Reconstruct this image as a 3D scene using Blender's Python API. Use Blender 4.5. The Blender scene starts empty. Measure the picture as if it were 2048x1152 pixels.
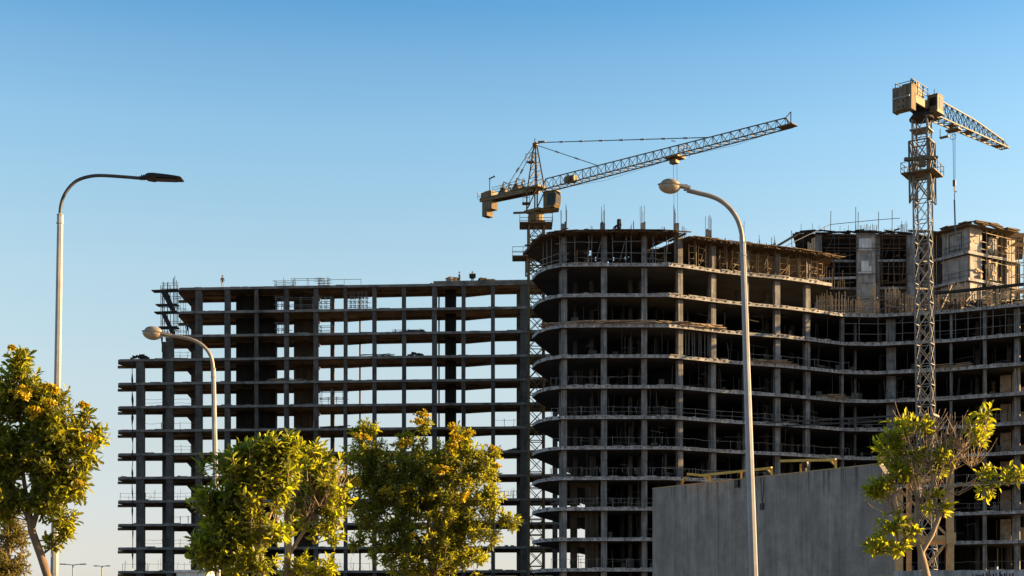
import bpy, bmesh, math, random
from mathutils import Vector, Matrix
random.seed(7)
sc = bpy.context.scene
COL = sc.collection
R = math.radians

# ------------------------------------------------------------------ camera
F, HY, CH = 2844.44, 1230.0, 1.7          # focal length in px of the 2048 frame, horizon row, eye height
cam_d = bpy.data.cameras.new('camera'); cam = bpy.data.objects.new('camera', cam_d); COL.objects.link(cam)
cam.location = (0, 0, CH); cam.rotation_euler = (R(90), 0, 0)
cam_d.lens = 50; cam_d.sensor_width = 36; cam_d.shift_y = (HY - 576) / 2048
cam_d.clip_start = 0.1; cam_d.clip_end = 6000
sc.camera = cam
# ------------------------------------------------------------------ sky, sun, exposure
SUN_AZ, SUN_EL = 6.0, 13.0                # degrees behind the picture plane (sun to the right), height
w = bpy.data.worlds.new('World'); sc.world = w; w.use_nodes = True
nt = w.node_tree; nt.nodes.clear()
sky = nt.nodes.new('ShaderNodeTexSky'); sky.sky_type = 'NISHITA'; sky.sun_disc = False
sky.sun_elevation = R(SUN_EL); sky.sun_rotation = R(90 - SUN_AZ)
sky.altitude = 0; sky.air_density = 1.0; sky.dust_density = 0.5; sky.ozone_density = 3.0
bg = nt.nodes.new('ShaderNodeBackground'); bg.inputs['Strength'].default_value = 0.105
wo = nt.nodes.new('ShaderNodeOutputWorld')
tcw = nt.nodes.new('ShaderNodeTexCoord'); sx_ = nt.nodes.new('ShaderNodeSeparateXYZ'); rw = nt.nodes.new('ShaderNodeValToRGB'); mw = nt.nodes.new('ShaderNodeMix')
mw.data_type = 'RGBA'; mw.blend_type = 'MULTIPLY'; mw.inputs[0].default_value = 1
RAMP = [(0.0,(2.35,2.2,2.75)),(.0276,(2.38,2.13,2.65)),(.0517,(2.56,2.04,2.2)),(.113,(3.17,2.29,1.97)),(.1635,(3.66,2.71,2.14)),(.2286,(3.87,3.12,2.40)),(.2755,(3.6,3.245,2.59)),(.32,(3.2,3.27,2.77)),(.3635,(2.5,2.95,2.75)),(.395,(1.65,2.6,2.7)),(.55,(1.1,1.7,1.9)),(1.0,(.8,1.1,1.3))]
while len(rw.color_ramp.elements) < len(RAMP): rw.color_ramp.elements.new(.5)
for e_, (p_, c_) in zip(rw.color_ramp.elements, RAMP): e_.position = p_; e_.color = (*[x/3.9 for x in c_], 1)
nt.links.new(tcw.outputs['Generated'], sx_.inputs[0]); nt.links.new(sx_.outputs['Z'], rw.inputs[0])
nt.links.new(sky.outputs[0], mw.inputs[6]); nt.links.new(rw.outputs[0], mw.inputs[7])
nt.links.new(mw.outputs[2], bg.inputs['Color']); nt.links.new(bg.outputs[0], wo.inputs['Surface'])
sd = bpy.data.lights.new('sun', 'SUN'); sun = bpy.data.objects.new('sun', sd); COL.objects.link(sun)
sd.energy = 5.0; sd.angle = R(0.5); sd.color = (1.0, 0.64, 0.28)
SD = Vector((math.cos(R(SUN_EL)) * math.cos(R(SUN_AZ)), math.cos(R(SUN_EL)) * math.sin(R(SUN_AZ)), math.sin(R(SUN_EL))))
sun.rotation_euler = (-SD).to_track_quat('-Z', 'Y').to_euler()
sun.location = (200, 60, 120)
sc.view_settings.view_transform = 'Standard'; sc.view_settings.look = 'None'
sc.view_settings.exposure = 1.9; sc.view_settings.gamma = 1.0

# ------------------------------------------------------------------ helpers
def P(px, py, Y): return Vector(((px - 1024) / F * Y, Y, CH + (HY - py) / F * Y))
def XY(px, Y): return Vector(((px - 1024) / F * Y, Y))
ORG = {}
class MB:
    def __init__(s): s.v = []; s.f = []; s.m = []
    def add(s, vs, fs, m=0):
        b = len(s.v); s.v += [Vector(v) for v in vs]
        for f in fs: s.f.append([b + i for i in f]); s.m.append(m)
        return s
    def box(s, a, b, m=0):
        x0, y0, z0 = a; x1, y1, z1 = b
        return s.add([(x0,y0,z0),(x1,y0,z0),(x1,y1,z0),(x0,y1,z0),(x0,y0,z1),(x1,y0,z1),(x1,y1,z1),(x0,y1,z1)],
                     [(0,3,2,1),(4,5,6,7),(0,1,5,4),(1,2,6,5),(2,3,7,6),(3,0,4,7)], m)
    def obox(s, c, ax, ay, az, m=0):      # centre and three half-axis vectors
        c = Vector(c); o = []
        for k in (-1, 1):
            for i, j in ((-1,-1),(1,-1),(1,1),(-1,1)): o.append(c + ax*i + ay*j + az*k)
        return s.add(o, [(0,3,2,1),(4,5,6,7),(0,1,5,4),(1,2,6,5),(2,3,7,6),(3,0,4,7)], m)
    def bar(s, p, q, wd, h=None, m=0, up=(0,0,1)):
        p = Vector(p); q = Vector(q); d = q - p
        if d.length < 1e-6: return s
        L = d.length; d.normalize(); up = Vector(up)
        if abs(d.dot(up)) > .98: up = Vector((0,1,0)) if abs(d.y) < .9 else Vector((1,0,0))
        a = d.cross(up).normalized(); b = a.cross(d).normalized()
        return s.obox((p+q)/2, a*wd/2, d*L/2, b*(h or wd)/2, m)
    def tube(s, pts, rs, n=8, m=0, caps=True):
        pts = [Vector(p) for p in pts]
        if not isinstance(rs, (list, tuple)): rs = [rs]*len(pts)
        rings = []; ref = None
        for i, p in enumerate(pts):
            d = (pts[min(i+1, len(pts)-1)] - pts[max(i-1, 0)]).normalized()
            if ref is None: ref = Vector((0,1,0)) if abs(d.y) < .9 else Vector((1,0,0))
            a = (ref - d*ref.dot(d)).normalized(); ref = a; b = d.cross(a)
            rings.append([p + (a*math.cos(2*math.pi*k/n) + b*math.sin(2*math.pi*k/n))*rs[i] for k in range(n)])
        vs = [v for r in rings for v in r]; fs = []
        for i in range(len(pts)-1):
            for k in range(n):
                k2 = (k+1) % n; fs.append((i*n+k, i*n+k2, (i+1)*n+k2, (i+1)*n+k))
        if caps: fs += [tuple(range(n-1,-1,-1)), tuple((len(pts)-1)*n+k for k in range(n))]
        return s.add(vs, fs, m)
    def prism(s, poly, z0, z1, m=0):
        n = len(poly); vs = [(p[0],p[1],z0) for p in poly] + [(p[0],p[1],z1) for p in poly]
        area = sum(poly[i][0]*poly[(i+1)%n][1]-poly[(i+1)%n][0]*poly[i][1] for i in range(n))
        fs = [tuple(range(n-1,-1,-1)), tuple(range(n,2*n))] + [(i,(i+1)%n,n+(i+1)%n,n+i) for i in range(n)]
        if area < 0: fs = [tuple(reversed(f)) for f in fs]
        return s.add(vs, fs, m)
    def ellipsoid(s, c, r, nu=16, nv=8, m=0, v0=0.0, v1=1.0, ax=None):
        c = Vector(c); ax = ax or (Vector((1,0,0)), Vector((0,1,0)), Vector((0,0,1))); vs = []; fs = []
        for j in range(nv+1):
            t = math.pi*(v0 + (v1-v0)*j/nv) - math.pi/2
            for i in range(nu):
                a = 2*math.pi*i/nu
                vs.append(c + ax[0]*(r[0]*math.cos(t)*math.cos(a)) + ax[1]*(r[1]*math.cos(t)*math.sin(a)) + ax[2]*(r[2]*math.sin(t)))
        for j in range(nv):
            for i in range(nu): fs.append((j*nu+i, j*nu+(i+1)%nu, (j+1)*nu+(i+1)%nu, (j+1)*nu+i))
        fs += [tuple(range(nu-1,-1,-1)), tuple(nv*nu+i for i in range(nu))]
        return s.add(vs, fs, m)
    def build(s, name, mats, parent=None, smooth=False):
        o0 = ORG.get(parent.name, Vector()) if parent else Vector()
        me = bpy.data.meshes.new(name)
        me.from_pydata([tuple(v - o0) for v in s.v], [], s.f)
        if not isinstance(mats, (list, tuple)): mats = [mats]
        for x in mats: me.materials.append(x)
        if len(mats) > 1: me.polygons.foreach_set('material_index', s.m)
        if smooth: me.polygons.foreach_set('use_smooth', [True]*len(s.f))
        me.update()
        ob = bpy.data.objects.new(name, me); COL.objects.link(ob)
        if parent: ob.parent = parent; ORG[ob.name] = o0
        return ob
def tag(o, label, cat, group=None, kind=None):
    o['label'] = label; o['category'] = cat
    if group: o['group'] = group
    if kind: o['kind'] = kind
    return o
def thing(name, label, cat, loc, group=None):
    o = bpy.data.objects.new(name, None); COL.objects.link(o); o.location = loc; o.empty_display_size = .3
    ORG[o.name] = Vector(loc)
    return tag(o, label, cat, group)
def solo(mb, name, mats, label, cat, group=None, loc=None, smooth=False):   # a thing that is one mesh, origin at its base
    if loc is None:
        zs = min(v.z for v in mb.v); n = len(mb.v); c = sum(mb.v, Vector())/n; loc = Vector((c.x, c.y, zs))
    mb.v = [v - Vector(loc) for v in mb.v]
    o = mb.build(name, mats, None, smooth); o.location = loc
    return tag(o, label, cat, group)
def U(a, b): return random.uniform(a, b)

# ------------------------------------------------------------------ materials
def mat(name, col, rough=.8, metal=0.0, var=.25, scale=2.0, streak=0.0, bump=.15, spec=.3, col2=None, fine=25.0, sx=(1,1,1), joints=None):
    m = bpy.data.materials.new(name); m.use_nodes = True; t = m.node_tree; N = t.nodes; L = t.links
    b = N['Principled BSDF']; b.inputs['Roughness'].default_value = rough; b.inputs['Metallic'].default_value = metal
    b.inputs['Specular IOR Level'].default_value = spec
    tc = N.new('ShaderNodeTexCoord'); mp = N.new('ShaderNodeMapping'); mp.inputs['Scale'].default_value = sx
    L.new(tc.outputs['Object'], mp.inputs['Vector'])
    n1 = N.new('ShaderNodeTexNoise'); n1.inputs['Scale'].default_value = scale; n1.inputs['Detail'].default_value = 6; n1.inputs['Roughness'].default_value = .65
    L.new(mp.outputs[0], n1.inputs['Vector'])
    r1 = N.new('ShaderNodeValToRGB'); c2 = col2 or tuple(c*(1-var) for c in col)
    r1.color_ramp.elements[0].position = .32; r1.color_ramp.elements[1].position = .68
    r1.color_ramp.elements[0].color = (*c2, 1); r1.color_ramp.elements[1].color = (*[min(1, c*(1+var*.6)) for c in col], 1)
    L.new(n1.outputs['Fac'], r1.inputs[0]); out = r1.outputs[0]
    if streak:
        mp2 = N.new('ShaderNodeMapping'); mp2.inputs['Scale'].default_value = (3.0, 3.0, .12); L.new(tc.outputs['Object'], mp2.inputs['Vector'])
        n2 = N.new('ShaderNodeTexNoise'); n2.inputs['Scale'].default_value = 2.2; n2.inputs['Detail'].default_value = 5; L.new(mp2.outputs[0], n2.inputs['Vector'])
        mr = N.new('ShaderNodeMapRange'); mr.inputs['From Min'].default_value = .35; mr.inputs['From Max'].default_value = .65
        mr.inputs['To Min'].default_value = 1 - streak; mr.inputs['To Max'].default_value = 1 + streak*.3; L.new(n2.outputs['Fac'], mr.inputs[0])
        mx = N.new('ShaderNodeMix'); mx.data_type = 'RGBA'; mx.blend_type = 'MULTIPLY'; mx.inputs[0].default_value = 1
        L.new(out, mx.inputs[6]); L.new(mr.outputs[0], mx.inputs[7]); out = mx.outputs[2]
    if joints:                                   # formwork panel joints: thin darker lines every few metres
        br = N.new('ShaderNodeTexBrick'); br.inputs['Color1'].default_value = (1,1,1,1); br.inputs['Color2'].default_value = (.78,.76,.74,1); br.inputs['Mortar'].default_value = (.45,.45,.45,1)
        br.inputs['Scale'].default_value = 1; br.inputs['Mortar Size'].default_value = .02; br.inputs['Brick Width'].default_value = joints[0]; br.inputs['Row Height'].default_value = joints[1]
        L.new(tc.outputs['Object'], br.inputs['Vector'])
        mx = N.new('ShaderNodeMix'); mx.data_type = 'RGBA'; mx.blend_type = 'MULTIPLY'; mx.inputs[0].default_value = .8
        L.new(out, mx.inputs[6]); L.new(br.outputs[0], mx.inputs[7]); out = mx.outputs[2]
    L.new(out, b.inputs['Base Color'])
    if bump:
        n3 = N.new('ShaderNodeTexNoise'); n3.inputs['Scale'].default_value = fine; n3.inputs['Detail'].default_value = 4; L.new(mp.outputs[0], n3.inputs['Vector'])
        bp = N.new('ShaderNodeBump'); bp.inputs['Strength'].default_value = bump; bp.inputs['Distance'].default_value = .02
        L.new(n3.outputs['Fac'], bp.inputs['Height']); L.new(bp.outputs[0], b.inputs['Normal'])
    return m
def leafmat(name, col, trans, tmix=.45, yellow=None):
    m = bpy.data.materials.new(name); m.use_nodes = True; t = m.node_tree; N = t.nodes; L = t.links; N.clear()
    out = N.new('ShaderNodeOutputMaterial'); gi = N.new('ShaderNodeNewGeometry')
    def ramp(c, v):
        r = N.new('ShaderNodeValToRGB'); e = r.color_ramp.elements
        e[0].color = (*[x*(1-v) for x in c], 1); e[1].color = (*[x*(1+v) for x in c], 1)
        if yellow: e[1].position = .86; k = e.new(1.0); k.color = (*yellow, 1)
        L.new(gi.outputs['Random Per Island'], r.inputs[0]); return r.outputs[0]
    d = N.new('ShaderNodeBsdfPrincipled'); d.inputs['Roughness'].default_value = .42; d.inputs['Specular IOR Level'].default_value = .35
    L.new(ramp(col, .45), d.inputs['Base Color'])
    tr = N.new('ShaderNodeBsdfTranslucent'); L.new(ramp(trans, .35), tr.inputs['Color'])
    mx = N.new('ShaderNodeMixShader'); mx.inputs[0].default_value = tmix
    L.new(d.outputs[0], mx.inputs[1]); L.new(tr.outputs[0], mx.inputs[2]); L.new(mx.outputs[0], out.inputs['Surface'])
    return m
M = {}
M['ground'] = mat('sandy_ground', (.13,.105,.08), .95, var=.3, scale=.15, bump=.2)
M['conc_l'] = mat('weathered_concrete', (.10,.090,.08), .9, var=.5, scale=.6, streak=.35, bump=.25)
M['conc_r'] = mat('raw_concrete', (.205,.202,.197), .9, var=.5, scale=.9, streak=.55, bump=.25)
M['soffit'] = mat('slab_soffit_formed', (.16,.115,.07), .95, var=.65, scale=.5, joints=(2.4,1.2), bump=.2)  # warm bounce light on the undersides is put into this brown
M['soffit_r'] = mat('slab_soffit_shaded', (.046,.044,.041), .95, var=.35, scale=.4, joints=(2.4,1.2), bump=.2)  # darkened underside: the shade of the deep floors is in the colour
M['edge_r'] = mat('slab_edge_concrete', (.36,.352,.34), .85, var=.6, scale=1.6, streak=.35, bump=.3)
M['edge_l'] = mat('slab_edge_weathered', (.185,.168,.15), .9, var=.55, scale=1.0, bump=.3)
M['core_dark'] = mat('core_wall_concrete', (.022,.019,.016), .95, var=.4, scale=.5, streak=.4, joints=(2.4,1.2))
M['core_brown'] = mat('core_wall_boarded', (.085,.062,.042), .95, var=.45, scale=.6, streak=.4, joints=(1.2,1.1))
M['inner'] = mat('interior_blockwork_shaded', (.022,.020,.018), .95, var=.5, scale=.5, joints=(.8,.4))  # near black, with the interior shade put into the wall colour
M['inner_col'] = mat('shaded_inner_concrete', (.09,.083,.075), .9, var=.35, scale=.9, streak=.4)  # darker copy of the raw concrete, shade of the interior painted in
M['jib_dark'] = mat('silhouette_jib_paint', (.10,.075,.04), .6, .1, var=.35, scale=1.3, bump=.05)  # crane paint darkened for the jib, its silhouette shade in the colour
M['steel_dark'] = mat('dull_black_scaffold_tube', (.06,.058,.055), .6, .3, var=.3, scale=6, bump=.05)
M['pale'] = mat('pale_shear_wall_concrete', (.37,.355,.33), .85, var=.35, scale=1.0, streak=.3, joints=(3.0,1.1))
M['steel'] = mat('galvanised_scaffold_steel', (.15,.145,.14), .5, .4, var=.3, scale=6, bump=.05)
M['rebar'] = mat('rusty_rebar', (.24,.17,.11), .8, .1, var=.4, scale=4, bump=.1)
M['rebar_pale'] = mat('pale_sunlit_rebar', (.42,.33,.21), .8, .1, var=.35, scale=4, bump=.1)  # brighter copy of the rebar, sunlight on it put into the colour
M['timber'] = mat('formwork_timber', (.10,.068,.040), .85, var=.45, scale=1.4, sx=(1,1,3), bump=.2)
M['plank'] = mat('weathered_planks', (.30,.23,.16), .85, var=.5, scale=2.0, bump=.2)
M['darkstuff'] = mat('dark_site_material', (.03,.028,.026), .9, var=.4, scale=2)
M['yellow'] = mat('faded_crane_yellow', (.155,.098,.034), .6, .1, var=.4, scale=1.3, streak=.35, bump=.08, spec=.4)
M['tan'] = mat('faded_tan_crane_paint', (.15,.115,.066), .65, .1, var=.35, scale=1.5, streak=.3, bump=.08, spec=.4)
M['mastgrey'] = mat('dusty_grey_mast_paint', (.21,.207,.20), .6, .2, var=.35, scale=1.5, bump=.08)
M['ballast'] = mat('ballast_concrete', (.19,.148,.10), .9, var=.3, scale=1.0, streak=.35)
M['rope'] = mat('steel_wire_rope', (.10,.11,.13), .5, .6, var=.2, scale=8, bump=0)
M['glass'] = mat('cab_glass', (.012,.013,.015), .25, 0, var=.2, scale=2, bump=0, spec=.2)
M['galv'] = mat('galvanised_lamp_pole', (.24,.242,.245), .55, .25, var=.25, scale=3.0, streak=.3, bump=.05)
M['galv_white'] = mat('pale_painted_lamp_pole', (.30,.307,.315), .55, .1, var=.2, scale=3.0, streak=.3, bump=.05)
M['arm'] = mat('weathered_lamp_arm', (.30,.27,.22), .5, .3, var=.3, scale=5, bump=.05)
M['arm_dark'] = mat('dark_grey_lamp_arm', (.07,.07,.07), .55, .2, var=.3, scale=5, bump=.05)
M['led'] = mat('black_led_housing', (.012,.011,.010), .45, .1, var=.3, scale=6, bump=.03)
M['lamp_body'] = mat('weathered_lamp_housing', (.30,.26,.20), .5, .2, var=.35, scale=7, bump=.06)
M['lamp_bowl'] = mat('dusty_lamp_bowl', (.36,.29,.20), .4, 0, var=.3, scale=6, bump=.03, spec=.5)
M['panel'] = mat('grey_primed_hoarding', (.155,.142,.126), .8, 0, var=.3, scale=.5, streak=.2, bump=.12)
def hoarding_material():
    m = mat('grey_mottled_hoarding', (.25,.232,.208), .85, 0, var=.22, scale=.35, streak=0, bump=.15); t = m.node_tree; N = t.nodes; L = t.links
    b = N['Principled BSDF']; base = b.inputs['Base Color'].links[0].from_socket
    tc = [n for n in N if n.type == 'TEX_COORD'][0]
    def nz(scale, sx, det, lo, hi, a, c):
        mp = N.new('ShaderNodeMapping'); mp.inputs['Scale'].default_value = sx; L.new(tc.outputs['Object'], mp.inputs['Vector'])
        n = N.new('ShaderNodeTexNoise'); n.inputs['Scale'].default_value = scale; n.inputs['Detail'].default_value = det; n.inputs['Roughness'].default_value = .7; L.new(mp.outputs[0], n.inputs['Vector'])
        r = N.new('ShaderNodeMapRange'); r.inputs['From Min'].default_value = lo; r.inputs['From Max'].default_value = hi; r.inputs['To Min'].default_value = a; r.inputs['To Max'].default_value = c; L.new(n.outputs['Fac'], r.inputs[0]); return r.outputs[0]
    def mul(c, f):
        mx = N.new('ShaderNodeMix'); mx.data_type = 'RGBA'; mx.blend_type = 'MULTIPLY'; mx.inputs[0].default_value = 1; L.new(c, mx.inputs[6]); L.new(f, mx.inputs[7]); return mx.outputs[2]
    c = mul(base, nz(1.1, (1.6,1.6,.22), 7, .36, .66, .72, 1.12)); c = mul(c, nz(1.0, (9,9,.35), 4, .3, .7, .82, 1.08)); c = mul(c, nz(2.2, (1,1,1), 8, .33, .6, .78, 1.08))
    drip = nz(1.0, (5.5,5.5,.10), 2, .58, .63, 0, 1)          # run marks that start at the top edge
    sp = N.new('ShaderNodeSeparateXYZ'); L.new(tc.outputs['Object'], sp.inputs[0])
    r = N.new('ShaderNodeMapRange'); r.inputs['From Min'].default_value = 5.9; r.inputs['From Max'].default_value = 6.9; L.new(sp.outputs['Z'], r.inputs[0])
    mm = N.new('ShaderNodeMath'); mm.operation = 'MULTIPLY'; L.new(drip, mm.inputs[0]); L.new(r.outputs[0], mm.inputs[1])
    inv = N.new('ShaderNodeMapRange'); inv.inputs['To Min'].default_value = 1; inv.inputs['To Max'].default_value = .5; L.new(mm.outputs[0], inv.inputs[0])
    c = mul(c, inv.outputs[0]); L.new(c, b.inputs['Base Color']); return m
M['panel'] = hoarding_material()
M['frame'] = mat('tan_painted_steel', (.36,.25,.12), .6, .1, var=.35, scale=3, bump=.08)
M['lampyel'] = mat('yellow_floodlight_paint', (.55,.36,.08), .6, .1, var=.3, scale=4, bump=.05)
M['lowwall'] = mat('rendered_wall', (.36,.36,.36), .9, var=.3, scale=1.0, streak=.45)
M['white'] = mat('white_painted_sheet', (.62,.62,.60), .6, var=.2, scale=1.0, streak=.3)
M['bark'] = mat('pale_bark', (.30,.22,.14), .9, var=.4, scale=6, sx=(1,1,.3), bump=.5, fine=18)
M['bark_dark'] = mat('brown_bark', (.17,.115,.07), .9, var=.4, scale=6, sx=(1,1,.3), bump=.5, fine=18)
M['leaf_a'] = leafmat('broad_leaf', (.070,.092,.010), (.52,.54,.018), .48)
M['leaf_b'] = leafmat('flowering_tree_leaf', (.060,.074,.009), (.52,.52,.016), .47)
M['leaf_c'] = leafmat('bright_broad_leaf', (.085,.105,.010), (.58,.59,.02), .50)
M['leaf_d'] = leafmat('dusty_olive_leaf', (.075,.065,.015), (.36,.30,.03), .42)
M['petal'] = leafmat('yellow_petals', (.52,.38,.015), (.55,.42,.012), .4)
M['skin'] = mat('skin', (.22,.13,.085), .6, var=.1, scale=8, bump=0)
M['cloth_d'] = mat('dark_work_clothes', (.025,.026,.03), .9, var=.3, scale=8, bump=0)
M['cloth_o'] = mat('sunlit_work_trousers', (.30,.22,.12), .9, var=.3, scale=8, bump=0)  # warm sunlight on the legs is painted into this cloth colour
M['hat'] = mat('hard_hat_plastic', (.05,.05,.05), .4, var=.1, scale=4, bump=0)

# ------------------------------------------------------------------ ground
g = MB().add([(-3000,-60,0),(3000,-60,0),(3000,5000,0),(-3000,5000,0)], [(0,1,2,3)])
o = g.build('ground', M['ground']); o['kind'] = 'structure'; o['label'] = 'sandy building site ground'

# ------------------------------------------------------------------ left unfinished building
def YL(px): return 196.6 - (px - 236) * .0046
def PL(px, d=0.0): return XY(px, YL(px) + d)
Z0 = CH + (HY - 565) * 193.0 / F
LST = 3.252
LZ = [Z0 - LST*k for k in range(15)]                 # slab tops, roof first
LB = thing('unfinished_building', 'long see-through concrete frame of an unfinished block, sky showing between its floors', 'building', (PL(640, 3).x, PL(640, 3).y, 0))
XLEFT = {0: 357, 1: 357, 2: 331}
fc = [(281,16),(340,14),(398,13),(455,11),(513,7),(573,9),(632,9),(691,7),(749,8),(808,8),(869,10),(927,8),(986,8),(1048,15),(1110,10)]
depth = [(236,3.6),(300,3.7),(346,3.9),(347,6.6),(640,6.6),(641,5.4),(690,5.2),(691,5.6),(748,4.4),(749,5.0),(868,4.6),(869,5.2),(926,5.2),(927,5.8),(985,4.2),(986,4.2),(1048,4.1),(1049,4.6),(1160,4.6)]
def dep(px):
    for (a, da), (b, db) in zip(depth, depth[1:]):
        if a <= px <= b: return da + (db-da)*(px-a)/max(1e-6, b-a)
    return depth[-1][1]
def slab_faces(mb, poly, z0, z1):                    # 0 edge, 1 underside, 2 top
    n = len(poly); b = len(mb.v)
    mb.prism(poly, z0, z1)
    k = len(mb.f) - n - 2
    mb.m[k] = 1; mb.m[k+1] = 0
for k, z in enumerate(LZ):
    x0 = XLEFT.get(k, 236)
    front = [PL(x0), PL(1160)]
    bp = [(x0, dep(x0+1))] + [q for q in depth if x0 + 3 < q[0]]
    back = [PL(a, d) for a, d in reversed(bp)]
    ch = PL(x0 - 0, 1.2)
    poly = [PL(x0 + 4)] + [PL(1160)] + back[:-1] + [PL(x0 + 12, bp[0][1]), PL(x0, 2.2), PL(x0, .5)]
    mb = MB(); slab_faces(mb, poly, z - .34, z)
    for _ in range(16):                                # lumps and cast ridges along the edge
        a = U(x0 + 5, 1045); p = PL(a, U(.1, .5)); h = U(.04, .16); mb.box((p.x, p.y, z - .05), (p.x + U(.2, 1.6), p.y + .2, z + h))
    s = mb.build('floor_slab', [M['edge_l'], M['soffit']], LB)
    # downstand beams under the slab: along the back edge and across at each column
    mb = MB()
    for (a, da), (b, db) in zip(bp, bp[1:]):
        if b - a < 3: continue
        p = PL(a, da - .3); q = PL(b, db - .3)
        mb.bar((p.x, p.y, z - .53), (q.x, q.y, z - .53), .3, .37)
    for px, wd in fc:
        if px < x0 + 10: continue
        p = PL(px, .5); q = PL(px, dep(px) - .5)
        mb.bar((p.x, p.y, z - .50), (q.x, q.y, z - .50), wd/F*195*.8, .31)
        if k % 2 == 0 or px in (398, 573):
            p = PL(px + 8, dep(px)*.55); q = PL(px + 50, dep(px)*.55); mb.bar((p.x, p.y, z - .43), (q.x, q.y, z - .43), .3, .17)
    mb.build('beam', M['soffit'], LB)
for px, wd in fc:
    top = LZ[3] if px == 281 else LZ[2] if px == 340 else LZ[0]
    hw = wd/F*YL(px)/2; c = PL(px, .45)
    for zt in ([z for z in LZ if z <= top + .01]):
        pass
    mb = MB(); n = [z for z in LZ if z <= top + .01] + [0]
    for a, b in zip(n, n[1:]):
        j = U(-.02, .02); mb.box((c.x - hw + j, c.y - .28, b + .001 if b else 0), (c.x + hw + j, c.y + .5, a - .341))
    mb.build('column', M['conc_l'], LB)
for px, wd, top, d in [(387,9,0,5.6),(665,8,0,4.6),(720,3,0,4.6),(329,8,2,3.2),(1037,8,0,3.4),(878,3,0,4.4)]:
    hw = wd/F*YL(px)/2; c = PL(px, d); mb = MB(); n = LZ[top:] + [0]
    for a, b in zip(n, n[1:]):
        mb.box((c.x - hw, c.y - .2, b + .001 if b else 0), (c.x + hw, c.y + .2, a - .341))
        if px == 387:                                  # haunches beside the rear column
            for s_ in (-1,):
                mb.add([(c.x-hw, c.y-.2, a-.70),(c.x-hw-.7, c.y-.2, a-.70),(c.x-hw, c.y-.2, a-1.5),(c.x-hw, c.y+.2, a-.70),(c.x-hw-.7, c.y+.2, a-.70),(c.x-hw, c.y+.2, a-1.5)],
                       [(0,1,2),(3,5,4),(0,3,4,1),(1,4,5,2),(2,5,3,0)])
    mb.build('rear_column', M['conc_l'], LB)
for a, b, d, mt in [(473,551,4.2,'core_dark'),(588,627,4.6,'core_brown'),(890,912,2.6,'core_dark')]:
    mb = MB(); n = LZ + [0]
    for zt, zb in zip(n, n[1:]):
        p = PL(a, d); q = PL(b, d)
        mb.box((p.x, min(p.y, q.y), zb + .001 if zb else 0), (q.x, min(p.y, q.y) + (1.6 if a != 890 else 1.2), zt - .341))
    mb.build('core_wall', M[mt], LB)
mb = MB()                                              # upstand along the higher end of the roof
p = PL(867, .08); q = PL(1160, .08); mb.bar((p.x, p.y, Z0 + .17), (q.x, q.y, Z0 + .17), .3, .34)
mb.build('roof_upstand', M['edge_l'], LB)
def rail_line(pts, z, hs, post_every, r, mb, wob=.05, skip=0.0):
    for a, b in zip(pts, pts[1:]):
        L = (b - a).length; n = max(1, int(L/post_every))
        for i in range(n + 1):
            if random.random() < skip: continue
            p = a.lerp(b, i/n); h = max(hs) + U(.0, .15)
            mb.bar((p.x, p.y, z), (p.x + U(-wob, wob), p.y, z + h), r*1.4)
        for h in hs:
            m_ = a.lerp(b, .5); sag = U(0, wob*2)
            mb.bar((a.x, a.y, z + h), (m_.x, m_.y, z + h - sag), r); mb.bar((m_.x, m_.y, z + h - sag), (b.x, b.y, z + h + U(-.04, .04)), r)
for k, (a, b) in [(5,(286,398)),(6,(286,398)),(9,(240,392)),(7,(345,398)),(9,(990,1046)),(8,(690,745)),(6,(990,1046)),(10,(345,392)),(11,(290,395)),(12,(245,395)),(12,(640,740)),(3,(345,390)),(5,(640,690)),(8,(640,688)),(10,(694,742))]:
    mb = MB(); pts = [PL(a + (b-a)*t/3, 1.0) for t in range(4)]
    rail_line(pts, LZ[k], (.55, 1.05) if k % 2 else (1.0,), 2.4, .035, mb, .08, .2)
    if k in (9, 12):
        for _ in range(14):
            p = PL(U(a, b), 1.2); mb.bar((p.x, p.y, LZ[k]), (p.x + U(-.3, .3), p.y, LZ[k] + U(.6, 1.9)), .03)
    mb.build('guardrail', M['steel'], LB)

# roof scaffold, props, boxes and heaps on the left building
def scaff(mb, p, q, z, hs, n, r=.05, d=1.0, over=.6):
    dv = (q - p); nr = Vector((-dv.y, dv.x)).normalized()*d
    for i in range(n + 1):
        b = p.lerp(q, i/n); top = max(hs) + U(.1, over)
        for s_ in (0, 1):
            c = b + nr*s_; mb.bar((c.x, c.y, z), (c.x + U(-.05, .05), c.y, z + top), r)
        for h in hs: mb.bar((b.x, b.y, z + h), (b.x + nr.x, b.y + nr.y, z + h), r)
    e = dv.normalized()*.5
    for h in hs:
        for s_ in (0, 1):
            a = p + nr*s_ - e*U(.2, 1.2); c = q + nr*s_ + e*U(.2, 1.2); mb.bar((a.x, a.y, z + h), (c.x, c.y, z + h), r)
def scaffold_thing(px0, px1, set_, z, hs, n, label, **kw):
    mb = MB(); scaff(mb, PL(px0, set_), PL(px1, set_), z, hs, n, **kw)
    return solo(mb, 'scaffold', M['steel'], label, 'scaffold', 'small scaffolds on the see-through block')
scaffold_thing(550, 584, 1.0, Z0, (.5, .95), 2, 'low tube scaffold on the roof left of the guard line')
scaffold_thing(588, 640, 1.6, Z0, (.35, 1.35), 2, 'open tube scaffold in the middle of the roof', over=.4)
scaffold_thing(637, 655, .8, Z0, (.45, .75, 1.1), 2, 'tight tube tower at the right end of the roof scaffolds')
mb = MB(); a, b = PL(655, 1), PL(722, 1)
for t in (0, .5, 1): p = a.lerp(b, t); mb.bar((p.x, p.y, Z0), (p.x, p.y, Z0 + 1.05), .05)
mb.bar((a.x, a.y, Z0 + 1.0), (b.x, b.y, Z0 + 1.0), .05); solo(mb, 'guardrail', M['steel'], 'single thin guard line on the roof right of the scaffolds', 'guardrail')
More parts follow.
